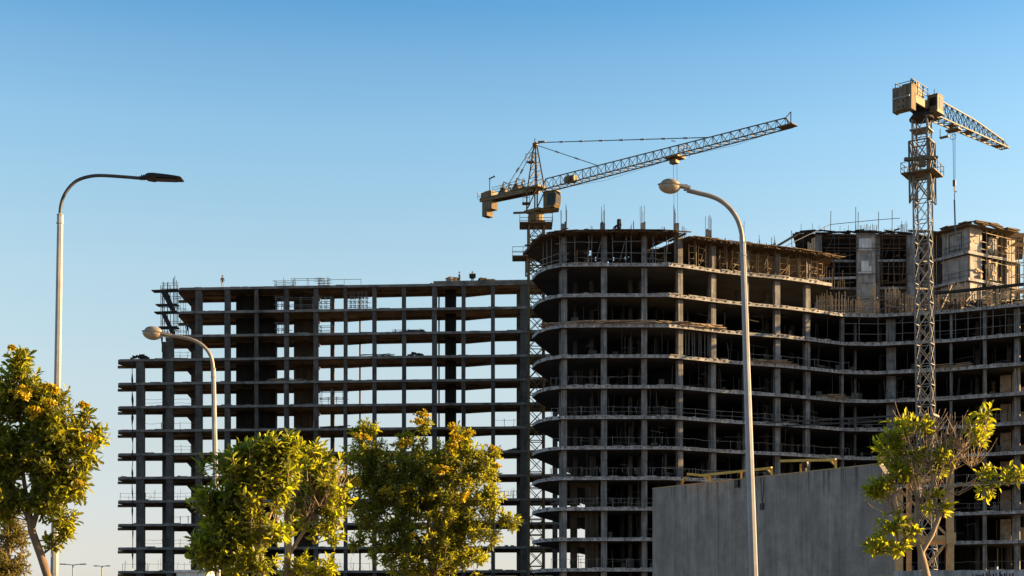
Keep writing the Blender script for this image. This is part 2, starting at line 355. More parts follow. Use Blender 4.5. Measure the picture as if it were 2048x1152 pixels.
for px0, px1, k, hs, n, lab in [(700,732,1,(.7,1.3,1.9,2.5),4,'tall prop scaffold in the top storey under the roof slab'),
                              (640,660,1,(.7,1.3,1.9),2,'tube scaffold in the top storey beside the brown core'),
                              (640,662,2,(.6,1.2),1,'small tube scaffold on the second storey beside the brown core'),
                              (552,574,1,(1.0,2.0),2,'tube scaffold in the top storey beside the dark core'),
                              (553,574,2,(.9,1.7),2,'tube scaffold on the second storey beside the dark core'),
                              (790,842,2,(.5,),2,'scaffold trestle with hanging load two floors below the roof'),
                              (640,686,5,(1.0,2.0),2,'prop scaffold with planks near the middle of the block'),
                              (575,625,1,(.9,1.9),2,'props in front of the brown core under the roof slab')]:
    scaffold_thing(px0, px1, 1.2, LZ[k], hs, n, lab, r=.065, d=1.2)
def plank_heap(p, q, z, n, label, mt='plank', spread=.6, grp='loose planks on the floors', name='plank_pile'):
    mb = MB(); d = (q - p); L = d.length; d.normalize(); nr = Vector((-d.y, d.x))
    for i in range(n):
        t = U(0, 1); c = p + d*L*t + nr*U(0, spread); l = U(1.2, 3.0); a = U(-.25, .25); dd = d*math.cos(a) + nr*math.sin(a)
        zz = z + .04 + (i % 6)*.055 + U(0, .02); t1 = U(-.06, .18)
        mb.bar((c.x - dd.x*l/2, c.y - dd.y*l/2, zz), (c.x + dd.x*l/2, c.y + dd.y*l/2, zz + t1), .22, .05)
    return solo(mb, name, M[mt], label, 'planks', grp)
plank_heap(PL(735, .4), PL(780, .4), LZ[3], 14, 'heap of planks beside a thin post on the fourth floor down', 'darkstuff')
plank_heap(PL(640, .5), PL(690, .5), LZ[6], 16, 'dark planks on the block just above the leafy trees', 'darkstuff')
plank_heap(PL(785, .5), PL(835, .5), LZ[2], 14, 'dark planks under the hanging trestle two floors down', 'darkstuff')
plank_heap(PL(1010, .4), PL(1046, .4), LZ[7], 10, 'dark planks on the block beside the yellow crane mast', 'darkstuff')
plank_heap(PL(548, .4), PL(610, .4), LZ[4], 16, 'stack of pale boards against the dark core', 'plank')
def rubble(c, z, w_, h, label, n=26):
    mb = MB()
    for _ in range(n):
        t = U(-1, 1); s_ = U(.12, .3); hz = max(0, (1 - abs(t))*h*U(.1, 1))
        a = U(0, 3); ax = Vector((math.cos(a), math.sin(a), .2)); ay = Vector((-math.sin(a), math.cos(a), .1)); az = Vector((.1, -.1, 1))
        mb.obox((c.x + t*w_/2, c.y + U(-.4, .4), z + hz + s_*.6), ax*s_, ay*s_*.8, az*s_*.6)
    return solo(mb, 'rubble_heap', M['darkstuff'], label, 'rubble')
rubble(PL(832, .8), LZ[3], 1.8, .6, 'small dark rubble heap on the fourth floor down')
rubble(PL(280, .8), LZ[3], 2.2, .7, 'dark rubble heap on the low terrace at the left end')
bt = thing('site_crate', 'big plywood crate on the roof beside a standing worker', 'crate', P(905, 0, YL(905) + 1)*1.0)
bt.location.z = Z0; ORG[bt.name] = Vector(bt.location)
c = PL(905, 1.0); mb = MB()
mb.obox((c.x, c.y, Z0 + .45), Vector((.62,.35,0)), Vector((-.30,.52,0)), Vector((0,0,.45))); mb.build('body', M['plank'], bt)
mb = MB(); mb.obox((c.x, c.y, Z0 + .93), Vector((.68,.38,0)), Vector((-.33,.57,0)), Vector((0,0,.03))); mb.build('lid', M['timber'], bt)
mb = MB()
for i in range(9):
    c = PL(U(962, 988), U(.5, 1.4)); a = U(0, .6); hh = U(.15, .38); mb.obox((c.x, c.y, Z0 + hh + (i > 5)*.1), Vector((math.cos(a), math.sin(a), 0))*U(.2, .6), Vector((-math.sin(a), math.cos(a), 0))*.3, Vector((.05, 0, 1))*hh)
solo(mb, 'material_stack', M['darkstuff'], 'dark uneven stack of site materials at the right of the roof', 'stack')
# shutes and ropes hanging down the left end
for px, tz, bz, lab in [(265, LZ[3] - .35, LZ[12], 'dark debris chute hanging down the left end of the block'), (324, LZ[2] - .35, LZ[3], 'short dark debris chute hanging under the upper terrace')]:
    mb = MB(); z = tz; pts = []; rs = []; i = 0
    while z > bz + .1:
        pts.append(PL(px + U(-.8, .8), -.25).to_3d() + Vector((0, 0, z))); rs.append(.05 if i % 3 else U(.1, .2)); z -= U(.6, 1.2); i += 1
    mb.tube(pts, rs, 6); solo(mb, 'debris_chute', M['darkstuff'], lab, 'chute', loc=pts[-1])
# stair scaffold at the upper left terrace
ST = thing('stair_scaffold', 'dark zigzag stair scaffold standing on the terrace at the left end', 'scaffold', (PL(342, 1.5).x, PL(342, 1.5).y, LZ[2]))
zb = LZ[2]
mb = MB()
for px in (322, 325, 329, 335, 341, 347, 350, 354):
    for d in (.6, 1.9):
        p = PL(px, d); mb.bar((p.x, p.y, zb), (p.x + U(-.1, .1), p.y, zb + U(6.7, 8.4)), .07)
for h in (.9, 2.0, 3.3, 4.2, 5.4, 6.5, 7.3):
    for d in (.6, 1.9):
        p, q = PL(322 + U(-1, 1), d), PL(356 + U(0, 8), d); mb.bar((p.x, p.y, zb + h), (q.x, q.y, zb + h), .05)
mb.build('scaffold_tubes', M['steel_dark'], ST)
for h, a, b in ((1.25,320,356),(3.3,311,356),(4.35,314,356),(6.3,306,358)):
    p, q = PL(a, 1.2), PL(b, 1.2); mb = MB(); mb.bar((p.x, p.y, zb + h), (q.x, q.y, zb + h + U(-.1, .1)), 1.4, .14); mb.build('landing', M['darkstuff'], ST)
for h0, h1, a, b in ((6.2,4.4,326,340),(3.3,1.3,326,340),(4.4,3.3,338,350),(1.3,0,340,348),(6.2,3.8,331,345)):
    p, q = PL(a, 1.0), PL(b, 1.0); mb = MB(); mb.bar((p.x, p.y, zb + h0), (q.x, q.y, zb + h1), 1.1, .42); mb.build('stair_flight', M['darkstuff'], ST)
scaffold_thing(357, 367, 3.2, LZ[2], (1.2, 2.3, 4.3, 6), 1, 'slim tube tower between the zigzag stairs and the first columns', r=.045, d=1.0)

# ------------------------------------------------------------------ right unfinished building
RF = [(1064,160.3),(1075,157.3),(1095,155.2),(1123,154.0),(1200,153.8),(1338,153.8),(1370,154.6),(1440,156.8),(1494,158.2),(1567,159.8),(1629,161.8),(1688,164.0),(1751,164.4),(1827,163.3),(1897,162.2),(2048,158.3),(2200,154.5)]
def YR(px):
    for (a, ya), (b, yb) in zip(RF, RF[1:]):
        if a <= px <= b: return ya + (yb-ya)*(px-a)/(b-a)
    return RF[0][1] if px < RF[0][0] else RF[-1][1]
def PR(px, d=0.0):
    e = 3; a, b = XY(px - e, YR(px - e)), XY(px + e, YR(px + e)); t = (b - a).normalized(); n = Vector((-t.y, t.x))
    return XY(px, YR(px)) + n*d
ZA, ST_R = 36.47, 3.3
RZ = [ZA - ST_R*k for k in range(12)]
ZB, ZC, ZD, ZE = ZA + 3.3, ZA + 6.6, ZA + 9.9, ZA + 13.2
RB = thing('unfinished_building', 'larger curved unfinished concrete building with dark open floors behind the grey hoarding', 'building', (30, 170, 0))
front = [XY(a, y) for a, y in RF]
BACK = [Vector((84,235)), Vector((40,235)), Vector((24,200)), Vector((10,190)), Vector((4.9,171)), Vector((2.9,163.5))]
full = front + BACK
Bfront = [XY(a, y) for a, y in RF if a <= 1640] + [XY(1664, 163.2)]
Bpoly = Bfront + [Vector((36.6,172)), Vector((30,186)), Vector((10,186)), Vector((4.9,171)), Vector((2.9,163.5))]
def rslab(poly, z, th, name='floor_slab', chips=0):
    mb = MB(); slab_faces(mb, poly, z - th, z)
    for _ in range(chips):                             # ridges and stuck shutter strips along the cast edge
        px = U(1080, 1640 if z > ZA + 1 else 2040); p = PR(px, -.01); q = PR(px + U(2, 26), -.01); h = U(.03, .12); mb.bar((p.x, p.y, z + h/2 - U(.02, .04)), (q.x, q.y, z + h/2 - .02), .12, h)
    if chips:
        px = 1080.0                                    # dark tie holes and shutter joints along the edge
        while px < (1640 if z > ZA + 1 else 2045):
            p = PR(px, -.03); q = PR(px + 1.3, -.03); mb.bar((p.x, p.y, z - th*U(.2, .55)), (q.x, q.y, z - th*.4), .08, .13, 2); px += U(7, 21)
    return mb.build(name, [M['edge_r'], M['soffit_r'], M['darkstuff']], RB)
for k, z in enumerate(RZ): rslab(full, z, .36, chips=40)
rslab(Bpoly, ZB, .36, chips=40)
rc = [(1106,11,1.6),(1128,12,.75),(1209,12.5,.7),(1290,11.5,.7),(1368,12.5,.7),(1435,13,.7),(1500,11.5,.7),(1563,14,.8),(1625,13,.8),(1690,6,.6),(1730,5,3.2),(1782,23,1.6),(1900,5,.5),(1967,7,.6),(2030,12,1.2),(2110,10,.7)]
def col_at(mb, px, wd, d, z0, z1, dy=.55):
    hw = wd/F*YR(px)/2; c = PR(px, d); e = PR(px + 4, d) - PR(px - 4, d); t = e.normalized() if px > 1130 else Vector((1, 0)); n = Vector((-t.y, t.x))
    cx = hw/max(.8, t.x)*.96
    mb.obox((c.x + n.x*dy/2, c.y + n.y*dy/2, (z0+z1)/2), Vector((t.x, t.y, 0))*cx*(.82 if px > 1340 else 1), Vector((n.x, n.y, 0))*dy/2, Vector((0, 0, (z1-z0)/2)))
for px, wd, d in rc:
    mb = MB(); tops = ([ZC] if px < 1650 else []) + ([ZB] if px < 1650 else []) + RZ + [0]
    for a, b in zip(tops, tops[1:]): col_at(mb, px + U(-.4, .4), wd, d, b + .002 if b else 0, a - (.361 if a != ZC else .13))
    mb.build('column', M['conc_r'], RB)
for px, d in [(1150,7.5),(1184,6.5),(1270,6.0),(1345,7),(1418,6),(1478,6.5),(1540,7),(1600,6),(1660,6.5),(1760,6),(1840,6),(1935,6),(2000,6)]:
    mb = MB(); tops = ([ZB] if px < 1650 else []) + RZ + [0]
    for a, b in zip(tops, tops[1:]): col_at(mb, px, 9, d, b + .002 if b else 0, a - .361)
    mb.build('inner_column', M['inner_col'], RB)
# interior walls of each storey, set back behind the columns
for k in range(len(RZ)):
    z1 = RZ[k] - .361; z0 = (RZ[k+1] if k + 1 < len(RZ) else 0) + .002
    mb = MB()
    stops = [1196,1262,1330,1400,1470,1545,1615,1690,1770,1860,1960,2060,2190]
    for a, b in zip(stops, stops[1:]):
        d = U(9.0, 13.0); p, q = PR(a, d), PR(b, d + U(-.5, .5)); mb.bar((p.x, p.y, (z0+z1)/2), (q.x, q.y, (z0+z1)/2), .25, z1 - z0)
        if random.random() < .75:
            p, q = PR(b - 8, 4 + U(0, 2)), PR(b - 8, d); mb.bar((p.x, p.y, (z0+z1)/2), (q.x, q.y, (z0+z1)/2), .22, z1 - z0 - .01)
    p, q = PR(1196, 9), Vector((12, 186)); mb.bar((p.x, p.y, (z0+z1)/2), (q.x, q.y, (z0+z1)/2), .22, z1 - z0 - .02)
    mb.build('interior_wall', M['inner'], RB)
    mb = MB()                                                 # props, pipes and stacked stuff standing about on the floor below
    for _ in range(34):
        p = PR(U(1130, 2040), U(1.2, 6.5)); mb.bar((p.x, p.y, z0), (p.x + U(-.25, .25), p.y, z1 - U(0, .8)), U(.04, .08))
    for _ in range(16):
        px = U(1130, 2000); d = U(1.2, 5); p, q = PR(px, d), PR(px + U(8, 40), d); zz = z0 + U(.2, 2.6); mb.bar((p.x, p.y, zz), (q.x, q.y, zz + U(-.3, .3)), .06)
    for _ in range(16):
        p = PR(U(1130, 2040), U(1.0, 5)); h = U(.2, 1.2); w_ = U(.2, .9); mb.box((p.x, p.y, z0), (p.x + w_, p.y + .6, z0 + h))
    o_ = mb.build('stored_materials', M['steel_dark'] if k % 2 else M['inner_col'], RB); o_['kind'] = 'stuff'
    if k in (6, 7, 8, 9):                                 # walls with door openings near the left corner on the low floors
        mb = MB()
        for a, b, lo in ((1140,1149,0),(1149,1170,2.35),(1170,1198,0)):
            p, q = PR(a, 2.6), PR(b, 2.6); mb.bar((p.x, p.y, (z0+lo+z1)/2), (q.x, q.y, (z0+lo+z1)/2), .2, z1 - z0 - lo - .01)
        p, q = PR(1112, 3.0), PR(1120, 3.0); mb.bar((p.x, p.y, (z0+z1)/2), (q.x, q.y, (z0+z1)/2), .2, z1 - z0 - .01)
        mb.build('infill_wall', M['core_brown'], RB)
for k in range(2, 8):                                     # pale blockwork patches on a few floors of the right wing, lit through the open end
    mb = MB(); z0, z1 = RZ[k] - 3.29, RZ[k] - .365
    for a, b, h in ((1988,2010,2.6),(2012,2016,2.9),(2020,2060,1.1 + .5*(k % 2))):
        p, q = PR(a, 4), PR(b, 4); mb.bar((p.x, p.y, z0 + h/2), (q.x, q.y, z0 + h/2), .2, h)
    mb.build('blockwork', M['plank'], RB)
# guardrails, ropes and hanging strips along each open floor
def edge_pts(a, b, d, n): return [PR(a + (b-a)*i/n, d) for i in range(n+1)]
for k in range(len(RZ) - 1):
    z = RZ[k+1]; mb = MB(); n = 18
    for a, b in ((1098,1290),(1290,1500),(1500,1700),(1700,2048)):
        if k + 1 < 2 and b < 1700: continue
        if k + 1 not in (6, 7) and random.random() < .4: continue
        rail_line(edge_pts(a, b, .35, 6), z, (1.0,) if k % 3 else (.5, 1.0), 3.1, .03, mb, .06, .35)
        for _ in range(int(26 if k in (5, 6) else 5)):
            p = PR(U(a, b), .33); l = U(.3, .95); mb.bar((p.x, p.y, z + 1.0), (p.x + U(-.12, .12), p.y, z + 1.0 - l), U(.02, .06), .02)
    mb.build('guardrail', M['steel'], RB)
    for _ in range(7):
        px = U(1140, 2040); p = PR(px, U(.5, 3.0)); mb = MB(); mb.bar((p.x, p.y, z + .01), (p.x + U(-.08, .08), p.y, z + 2.93), .045); mb.build('prop', M['steel_dark'], RB)
    if k == 1:
        for i in range(8):
            p = PR(1382 + i*6.2 + U(-1.5, 1.5), 1.0); mb = MB(); mb.bar((p.x, p.y, z + U(.01, .6)), (p.x + U(-.05, .05), p.y, z + 2.93), .06); mb.build('prop', M['steel'], RB)
# formwork deck of the next storey above the left portion
dk = [PR(a, -.75) for a in (1078, 1100, 1123, 1200, 1290, 1345)]
deckL = [XY(1050, 162.4)] + dk + [PR(1358, 1.5), PR(1372, 13), PR(1296, 13), PR(1296, 7.2), PR(1180, 7.2), PR(1172, 14), Vector((8, 178)), Vector((5, 171))]
deckR = [PR(a, -.6) for a in (1372, 1440, 1500, 1567, 1620)] + [XY(1668, 163.0), Vector((37.5,172)), Vector((22,176)), PR(1374, 12)]
mb = MB(); mb.prism(deckL, ZC - .12, ZC); mb.build('formwork_deck', M['timber'], RB)
mb = MB(); mb.prism(deckR, ZC - .42, ZC - .27); mb.build('formwork_deck', M['timber'], RB)
mb = MB()
for i in range(70):                                       # joists and ragged board ends sticking out
    t = U(1066, 1370); p = PR(t, -.75 - U(.05, .55)); q = PR(t + U(-2, 2), 2.5); mb.bar((p.x, p.y, ZC - .19), (q.x, q.y, ZC - .19), .1, .13)
for i in range(60):
    t = U(1376, 1650); p = PR(t, -.6 - U(.05, .5)); q = PR(t + U(-2, 2), 2.5); mb.bar((p.x, p.y, ZC - .49), (q.x, q.y, ZC - .49), .1, .13)
for i in range(24):
    t = U(1100, 1330); p, q = PR(t, -.95), PR(t + U(14, 46), -.95); mb.bar((p.x, p.y, ZC + U(-.03, .05)), (q.x, q.y, ZC + U(-.03, .06)), .3, .06)
for i in range(20):
    t = U(1376, 1610); p, q = PR(t, -.8), PR(t + U(14, 40), -.8); mb.bar((p.x, p.y, ZC - .3 + U(0, .1)), (q.x, q.y, ZC - .3 + U(0, .1)), .3, .06)
p = XY(1048, 162.6); q = PR(1096, -1.0); mb.bar((p.x, p.y, ZC - .1), (q.x, q.y, ZC - .1), .25, .3)
p, q = XY(1640, 161.6), XY(1683, 163.5); mb.bar((p.x, p.y, ZC - .33), (q.x, q.y, ZC - .30), .8, .08)
mb.build('formwork_joists', M['timber'], RB)
mb = MB()                                                 # clutter of stacked forms inside the top storey; sky glints between the pieces
for a, b, d in [(1130,1188,8),(1340,1420,8),(1420,1500,8),(1500,1600,9)]:
    p, q = PR(a, d), PR(b, d); mb.bar((p.x, p.y, ZB + 1.4), (q.x, q.y, ZB + 1.4), .2, 2.8)
NX, NZ = 46, 7
for ix in range(NX):
    for iz in range(NZ):
        hole = iz in (2, 3, 4) and random.random() < (.34 if ix % 11 < 6 else .08)
        if hole: continue
        a0 = 1184 + 164*ix/NX; p, q = PR(a0 - .3, 6.6), PR(a0 + 164/NX + .3, 6.6); z0 = ZB + .01 + iz*.46
        mb.bar((p.x, p.y + U(-.05, .05), z0 + .23), (q.x, q.y + U(-.05, .05), z0 + .23), .1, .46 + U(-.05, .08))
for _ in range(60):
    p = PR(U(1186, 1346), 6.4 + U(0, 1)); a = U(0, 3.1); l = U(.3, .9); mb.bar((p.x - l*math.cos(a), p.y, ZB + U(.3, 2.6)), (p.x + l*math.cos(a), p.y, ZB + U(.3, 2.6)), .16, .05)
mb.build('stacked_formwork', M['darkstuff'], RB)
mb = MB()                                                 # ragged boards, ledgers and uprights over and under the deck edge
for _ in range(46):
    t = U(1376, 1668); p, q = PR(t, -.7 + U(-.2, .5)), PR(min(1690, t + U(5, 22)), -.7 + U(-.2, .5)); zz = ZC - .3 + U(-.25, .2); mb.bar((p.x, p.y, zz), (q.x, q.y, zz + U(-.22, .22)), .22, .05)
for _ in range(20):
    t = U(1080, 1360); p, q = PR(t, -.8 + U(-.2, .5)), PR(t + U(5, 22), -.8 + U(-.2, .5)); zz = ZC + U(-.25, .12); mb.bar((p.x, p.y, zz), (q.x, q.y, zz + U(-.2, .2)), .22, .05)
for _ in range(26):
    t = U(1376, 1680); p = PR(t, U(-.3, .6)); mb.bar((p.x, p.y, ZB + U(0, .6)), (p.x + U(-.15, .15), p.y, ZC - U(-.4, .7)), U(.05, .11))
for _ in range(12):
    t = U(1376, 1650); p, q = PR(t, U(0, .5)), PR(t + U(6, 14), U(0, .5)); mb.bar((p.x, p.y, ZB + U(.2, 1.2)), (q.x, q.y, ZB + U(1.2, 2.8)), .07)
o_ = mb.build('ragged_formwork', M['timber'], RB); o_['kind'] = 'stuff'
# column stubs with starter bars above the deck
stubs = [(1106,6,.45,.9),(1127,10,1.65,2.0),(1185,7,.45,1.3),(1207,10,1.6,2.0),(1269,8,.75,1.5),(1289,9,1.6,2.0),(1333,4,.35,1.3),(1366,9,1.6,2.1),(1400,8,.7,1.6),(1432,11,1.85,1.9),(1460,4,.1,1.2),(1497,10,1.5,1.9),(1520,4,.2,1.3),(1545,4,.2,2.2),(1583,4,.2,2.3),(1604,3,.2,1.2),(1622,5,.3,1.6)]
for px, wd, h, rb in stubs:
    zb = ZC + .003 if px < 1370 else ZC - .267; c = PR(px, 1.3 if wd > 8 else 3.0); hw = wd/F*YR(px)/2
    mb = MB(); n = max(2, int(wd/3))
    for i in range(n):                                    # ragged board shutters of unequal height round the stub
        a = -hw + 2*hw*i/n; mb.box((c.x + a + .01, c.y, zb), (c.x + a + 2*hw/n - .01, c.y + .5, zb + h*U(.82, 1.0)), 0)
    st = mb.build('column_stub', M['plank'] if wd != 10 else M['conc_r'], RB)
    mb = MB()
    for i in range(5):
        a = U(-hw*1.3, hw*1.3); mb.bar((c.x + a, c.y + U(0, .5), zb + .01), (c.x + a + U(-.05, .05), c.y + U(0, .5), zb + h + rb*U(.5, 1)), .045)
    mb.build('rebar', M['rebar'], st)
c = PR(1240, 1.4); mb = MB(); mb.tube([(c.x, c.y, ZC + .003), (c.x, c.y, ZC + 1.75), (c.x, c.y, ZC + 1.82)], [.24, .24, .18], 10)
mb.box((c.x - .3, c.y - .3, ZC + .003), (c.x + .3, c.y + .3, ZC + .12))
solo(mb, 'column_form', M['darkstuff'], 'black round column form standing beside the bending worker', 'column form')
# low wire fence of starter bars along the deck
mb = MB()
for t in range(1186, 1360, 3):
    if random.random() < .6: p = PR(t, 2.0); mb.bar((p.x, p.y, ZC), (p.x + U(-.04, .04), p.y, ZC + U(.2, .5)), .03)
mb.build('starter_bars', M['rebar'], RB)
# shoring frames and props under the deck
def frame_mesh(wd=1.25, h=2.9, n=4):
    mb = MB()
    for x in (-wd/2, wd/2): mb.tube([(x, 0, 0), (x, 0, h)], .04, 6)
    for i in range(n): z = .35 + (h - .6)*i/(n-1); mb.tube([(-wd/2, 0, z), (wd/2, 0, z)], .028, 6)
    mb.tube([(-wd/2, 0, .35), (wd/2, 0, h*.6)], .02, 6); return mb
fr = solo(frame_mesh(), 'shoring_frame', M['rebar_pale'], 'ladder shaped shoring frame standing under the upper timber deck', 'shoring frame', 'shoring frames under the timber deck', loc=(0, 0, 0))
first = True
for i, px in enumerate([1392,1414,1456,1478,1514,1532,1552,1578,1596,1612,1636,1652,1165,1325]):
    ob = fr if first else fr.copy()
    if not first: COL.objects.link(ob)
    first = False
    e = PR(px + 4) - PR(px - 4); p = PR(px, U(.4, 1.0) if px > 1380 else U(2.5, 4.5)); ob.location = (p.x, p.y, ZB + .003); ob.rotation_euler = (0, 0, math.atan2(e.y, e.x) + U(-.3, .3)); ob.scale = (U(.65, 1.1), 1, .88)
mb = MB()                                                 # slim posts and ledgers on the front edge of the top storey
for px in [1082,1090,1100,1117,1150,1178,1183,1226,1252,1263,1306,1333,1352]:
    p = PR(px, .25); mb.bar((p.x, p.y, ZB), (p.x + U(-.05, .05), p.y, ZC - .13), .075)
for h in (.5, 1.15, 2.35):
    pts = edge_pts(1078, 1345, .22, 9)
    for a, b in zip(pts, pts[1:]):
        if random.random() < .85: mb.bar((a.x, a.y, ZB + h + U(-.06, .06)), (b.x, b.y, ZB + h + U(-.06, .06)), .055)
for px in (1192, 1300, 1331, 1240): p, q = PR(px, .4), PR(px + 10, .4); mb.bar((p.x, p.y, ZB + .3), (q.x, q.y, ZB + 2.4), .07)
mb.build('edge_posts', M['steel'], RB)
# planks lying on the third edge down, and others
for i, (a, b, k, lab) in enumerate([(1096,1160,1,'loose planks on the slab edge at the rounded corner near the crane mast'),(1165,1215,1,'loose planks at the second column on the plank strewn slab edge'),(1240,1300,1,'loose planks at the third column on the plank strewn slab edge'),(1300,1370,1,'long loose planks before the fourth column on the slab edge'),(1380,1440,1,'splayed pale planks left of the tall right lamp pole'),(1510,1580,2,'splayed pale planks on the slab edge right of the tall lamp pole'),(1660,1700,3,'small plank heap at the bend of the curved facade'),(1880,1940,2,'dark planks on the right wing just right of the grey crane mast')]):
    plank_heap(PR(a, -.2), PR(b, -.2), RZ[k], 52 if i < 6 else 18, lab, 'plank', 1.0, 'loose planks on the curved building')
# ------------------------------------------------------------------ rear block and right block of the same building (two storeys set back)
def RBK(px, Y): return XY(px, Y)
rear = [XY(1560, 178), XY(1600, 179), XY(1712, 179.5), XY(1832, 179), XY(1868, 181), Vector((62,200)), Vector((38,205))]
def shift(poly, d): return [p + Vector((0, -d)) for p in poly[:5]] + poly[5:]
rslab(shift(rear[:1] + [XY(1590,179)] + rear[2:], .0), ZC, .3); rslab(shift(rear, .6), ZD, .3)
mb = MB(); top = [XY(1585, 178.4), XY(1700, 178.6), XY(1715, 178.8), XY(1834, 178.2), XY(1868, 180.5), Vector((62,200)), Vector((42,204))]
mb.prism(top, ZE - .25, ZE - .1); mb.build('formwork_deck', M['timber'], RB)
mb = MB()
p, q = XY(1556, 177), XY(1592, 178); mb.bar((p.x, p.y, ZD + 1.3), (q.x, q.y, ZE - .4), 2.0, .15)      # sloping shutter at the left end
for i in range(46):
    t = U(1590, 1862); p, q = XY(t, 178 + U(-.4, .2)), XY(t + U(8, 34), 178 + U(-.4, .2)); zz = ZE - .1 + U(-.15, .25); mb.bar((p.x, p.y, zz), (q.x, q.y, zz + U(-.2, .2)), .4, .1)
mb.build('formwork_boards', M['darkstuff'], RB)
def wallbar(mb, a, b, ya, yb, z0, z1, th=.3):
    p, q = XY(a, ya), XY(b, yb); mb.bar((p.x, p.y, (z0+z1)/2), (q.x, q.y, (z0+z1)/2), th, z1 - z0)
mb = MB(); wallbar(mb, 1713, 1750, 178.1, 178.1, ZA + .003, ZE + .05, .4)
wallbar(mb, 1718, 1744, 177.85, 177.85, ZD + .7, ZD + 2.3, .12); wallbar(mb, 1724, 1744, 177.85, 177.85, ZC + 2.0, ZC + 3.0, .1); wallbar(mb, 1716, 1746, 177.85, 177.85, ZC + .15, ZC + 1.6, .12)
mb.build('shear_wall', M['pale'], RB)
mb = MB(); wallbar(mb, 1750.5, 1758, 178.4, 179.4, ZA + .003, ZE - .26, .3); wallbar(mb, 1813, 1829, 178.2, 178.2, ZA + .003, ZE - .26, .5); wallbar(mb, 1630, 1643, 178.6, 178.6, ZA + .003, ZE - .26, .5); wallbar(mb, 1845, 1868, 180.4, 181.5, ZA + .003, ZE - .26, .3)
mb.build('column', M['conc_r'], RB)
mb = MB()
for z0, z1 in ((ZA + .003, ZC - .31), (ZC + .003, ZD - .31), (ZD + .003, ZE - .26)):
    wallbar(mb, 1575, 1712, 186, 187, z0, z1, .3); wallbar(mb, 1758, 1868, 186, 186, z0, z1, .3)
    wallbar(mb, 1670, 1700, 183, 183.4, z0, z1, .3)
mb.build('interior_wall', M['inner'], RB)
mb = MB()                                                  # scaffold tubes over the face of the rear block
for px in (1590,1605,1668,1679,1700,1766,1787,1799): p = XY(px, 177.6); mb.bar((p.x, p.y, ZA), (p.x + U(-.1, .1), p.y, ZE - .3 + U(0, .3)), .06)
for z in (ZA + 4.1, ZA + 5.4, ZD - 1.2, ZD + .8, ZD + 1.6, ZD + 2.4):
    for a, b in ((1655,1712),(1752,1812)): p, q = XY(a - U(0, 6), 177.55), XY(b + U(0, 8), 177.55); mb.bar((p.x, p.y, z), (q.x, q.y, z + U(-.05, .05)), .06)
for a, z0, b, z1 in ((1650,ZD + .3,1668,ZE - .5),(1580,ZD + .4,1610,ZE - .8),(1770,ZD,1782,ZD + 2)): p, q = XY(a, 177.4), XY(b, 177.4); mb.bar((p.x, p.y, z0), (q.x, q.y, z1), .06)
mb.build('facade_scaffold', M['steel_dark'], RB)
mb = MB()
for a, b, z in ((1626,1712,ZC + .45),): p, q = XY(a, 177.0), XY(b, 177.2); mb.bar((p.x, p.y, z), (q.x, q.y, z + .2), .3, .28)
mb.build('spandrel_beam', M['edge_r'], RB)
mb = MB()
for px in (1617, 1621, 1625, 1629): p = XY(px, 176.4); mb.box((p.x - .1, p.y, ZC + .4), (p.x + .1, p.y + .15, ZE + U(-2.0, -.9)))
mb.build('timber_shutter', M['rebar_pale'], RB)
mb = MB()                                                  # timber bands, boards and netting scraps over the rear block
for z in (ZA + 4.6, ZC + 1.2, ZD + 1.1, ZD + 2.75):
    p, q = XY(1652 + U(-6, 6), 177.3), XY(1822 + U(-20, 6), 177.3); mb.bar((p.x, p.y, z), (q.x, q.y, z + U(-.1, .1)), .09, .09)
for _ in range(26):
    a_ = random.choice((U(1655, 1706), U(1756, 1812))); z = random.choice((ZC, ZD)) + U(0, .25); p = XY(a_, 177.6); mb.bar((p.x - U(.2, .9), p.y, z), (p.x + U(.2, .9), p.y, z + U(0, .5)), .22, .06)
for a_ in (1764, 1776, 1790, 1803): p = XY(a_, 177.9); mb.bar((p.x, p.y, ZC + .02), (p.x + U(-.3, .3), p.y, ZD - .4), .1, .14)
mb.build('scaffold_boards', M['timber'], RB)
mb = MB()
for a_, b_, z0, z1 in ((1722,1737,ZC + 1.55,ZC + 2.9),(1737.5,1743,ZC + 1.55,ZC + 2.2),(1716,1743,ZC + 1.2,ZC + 1.5),(1718,1743,ZD + .9,ZD + 2.4)): wallbar(mb, a_, b_, 177.72, 177.72, z0, z1, .06)
mb.build('render_patch', M['white'], RB)
# right block: corner towards the viewer
CR = [XY(1868, 179.5), XY(1938, 175.0), XY(2028, 180.0), XY(2034, 190), XY(1868, 195)]
def grow(poly, d):
    c = sum(poly, Vector((0, 0)))/len(poly); return [p + (p - c).normalized()*d for p in poly]
for z in (ZC, ZD): rslab(grow(CR, .8), z, .34)
mb = MB(); mb.prism(grow(CR, 1.3), ZE - .25, ZE - .1)
for i in range(40):
    a, b = random.choice([(CR[0], CR[1]), (CR[1], CR[2])]); t = U(0, .85); p = a.lerp(b, t); q = a.lerp(b, min(1, t + U(.1, .3))); off = Vector((0, -1.5 - U(0, .5)))
    zz = ZE - .1 + U(-.1, .3); mb.bar((p.x, p.y + off.y, zz), (q.x, q.y + off.y, zz + U(-.15, .2)), .5, .09)
mb.build('formwork_deck', M['timber'], RB)
def seg(a, b, t0, t1): return a.lerp(b, t0), a.lerp(b, t1)
mb = MB(); mi = MB()
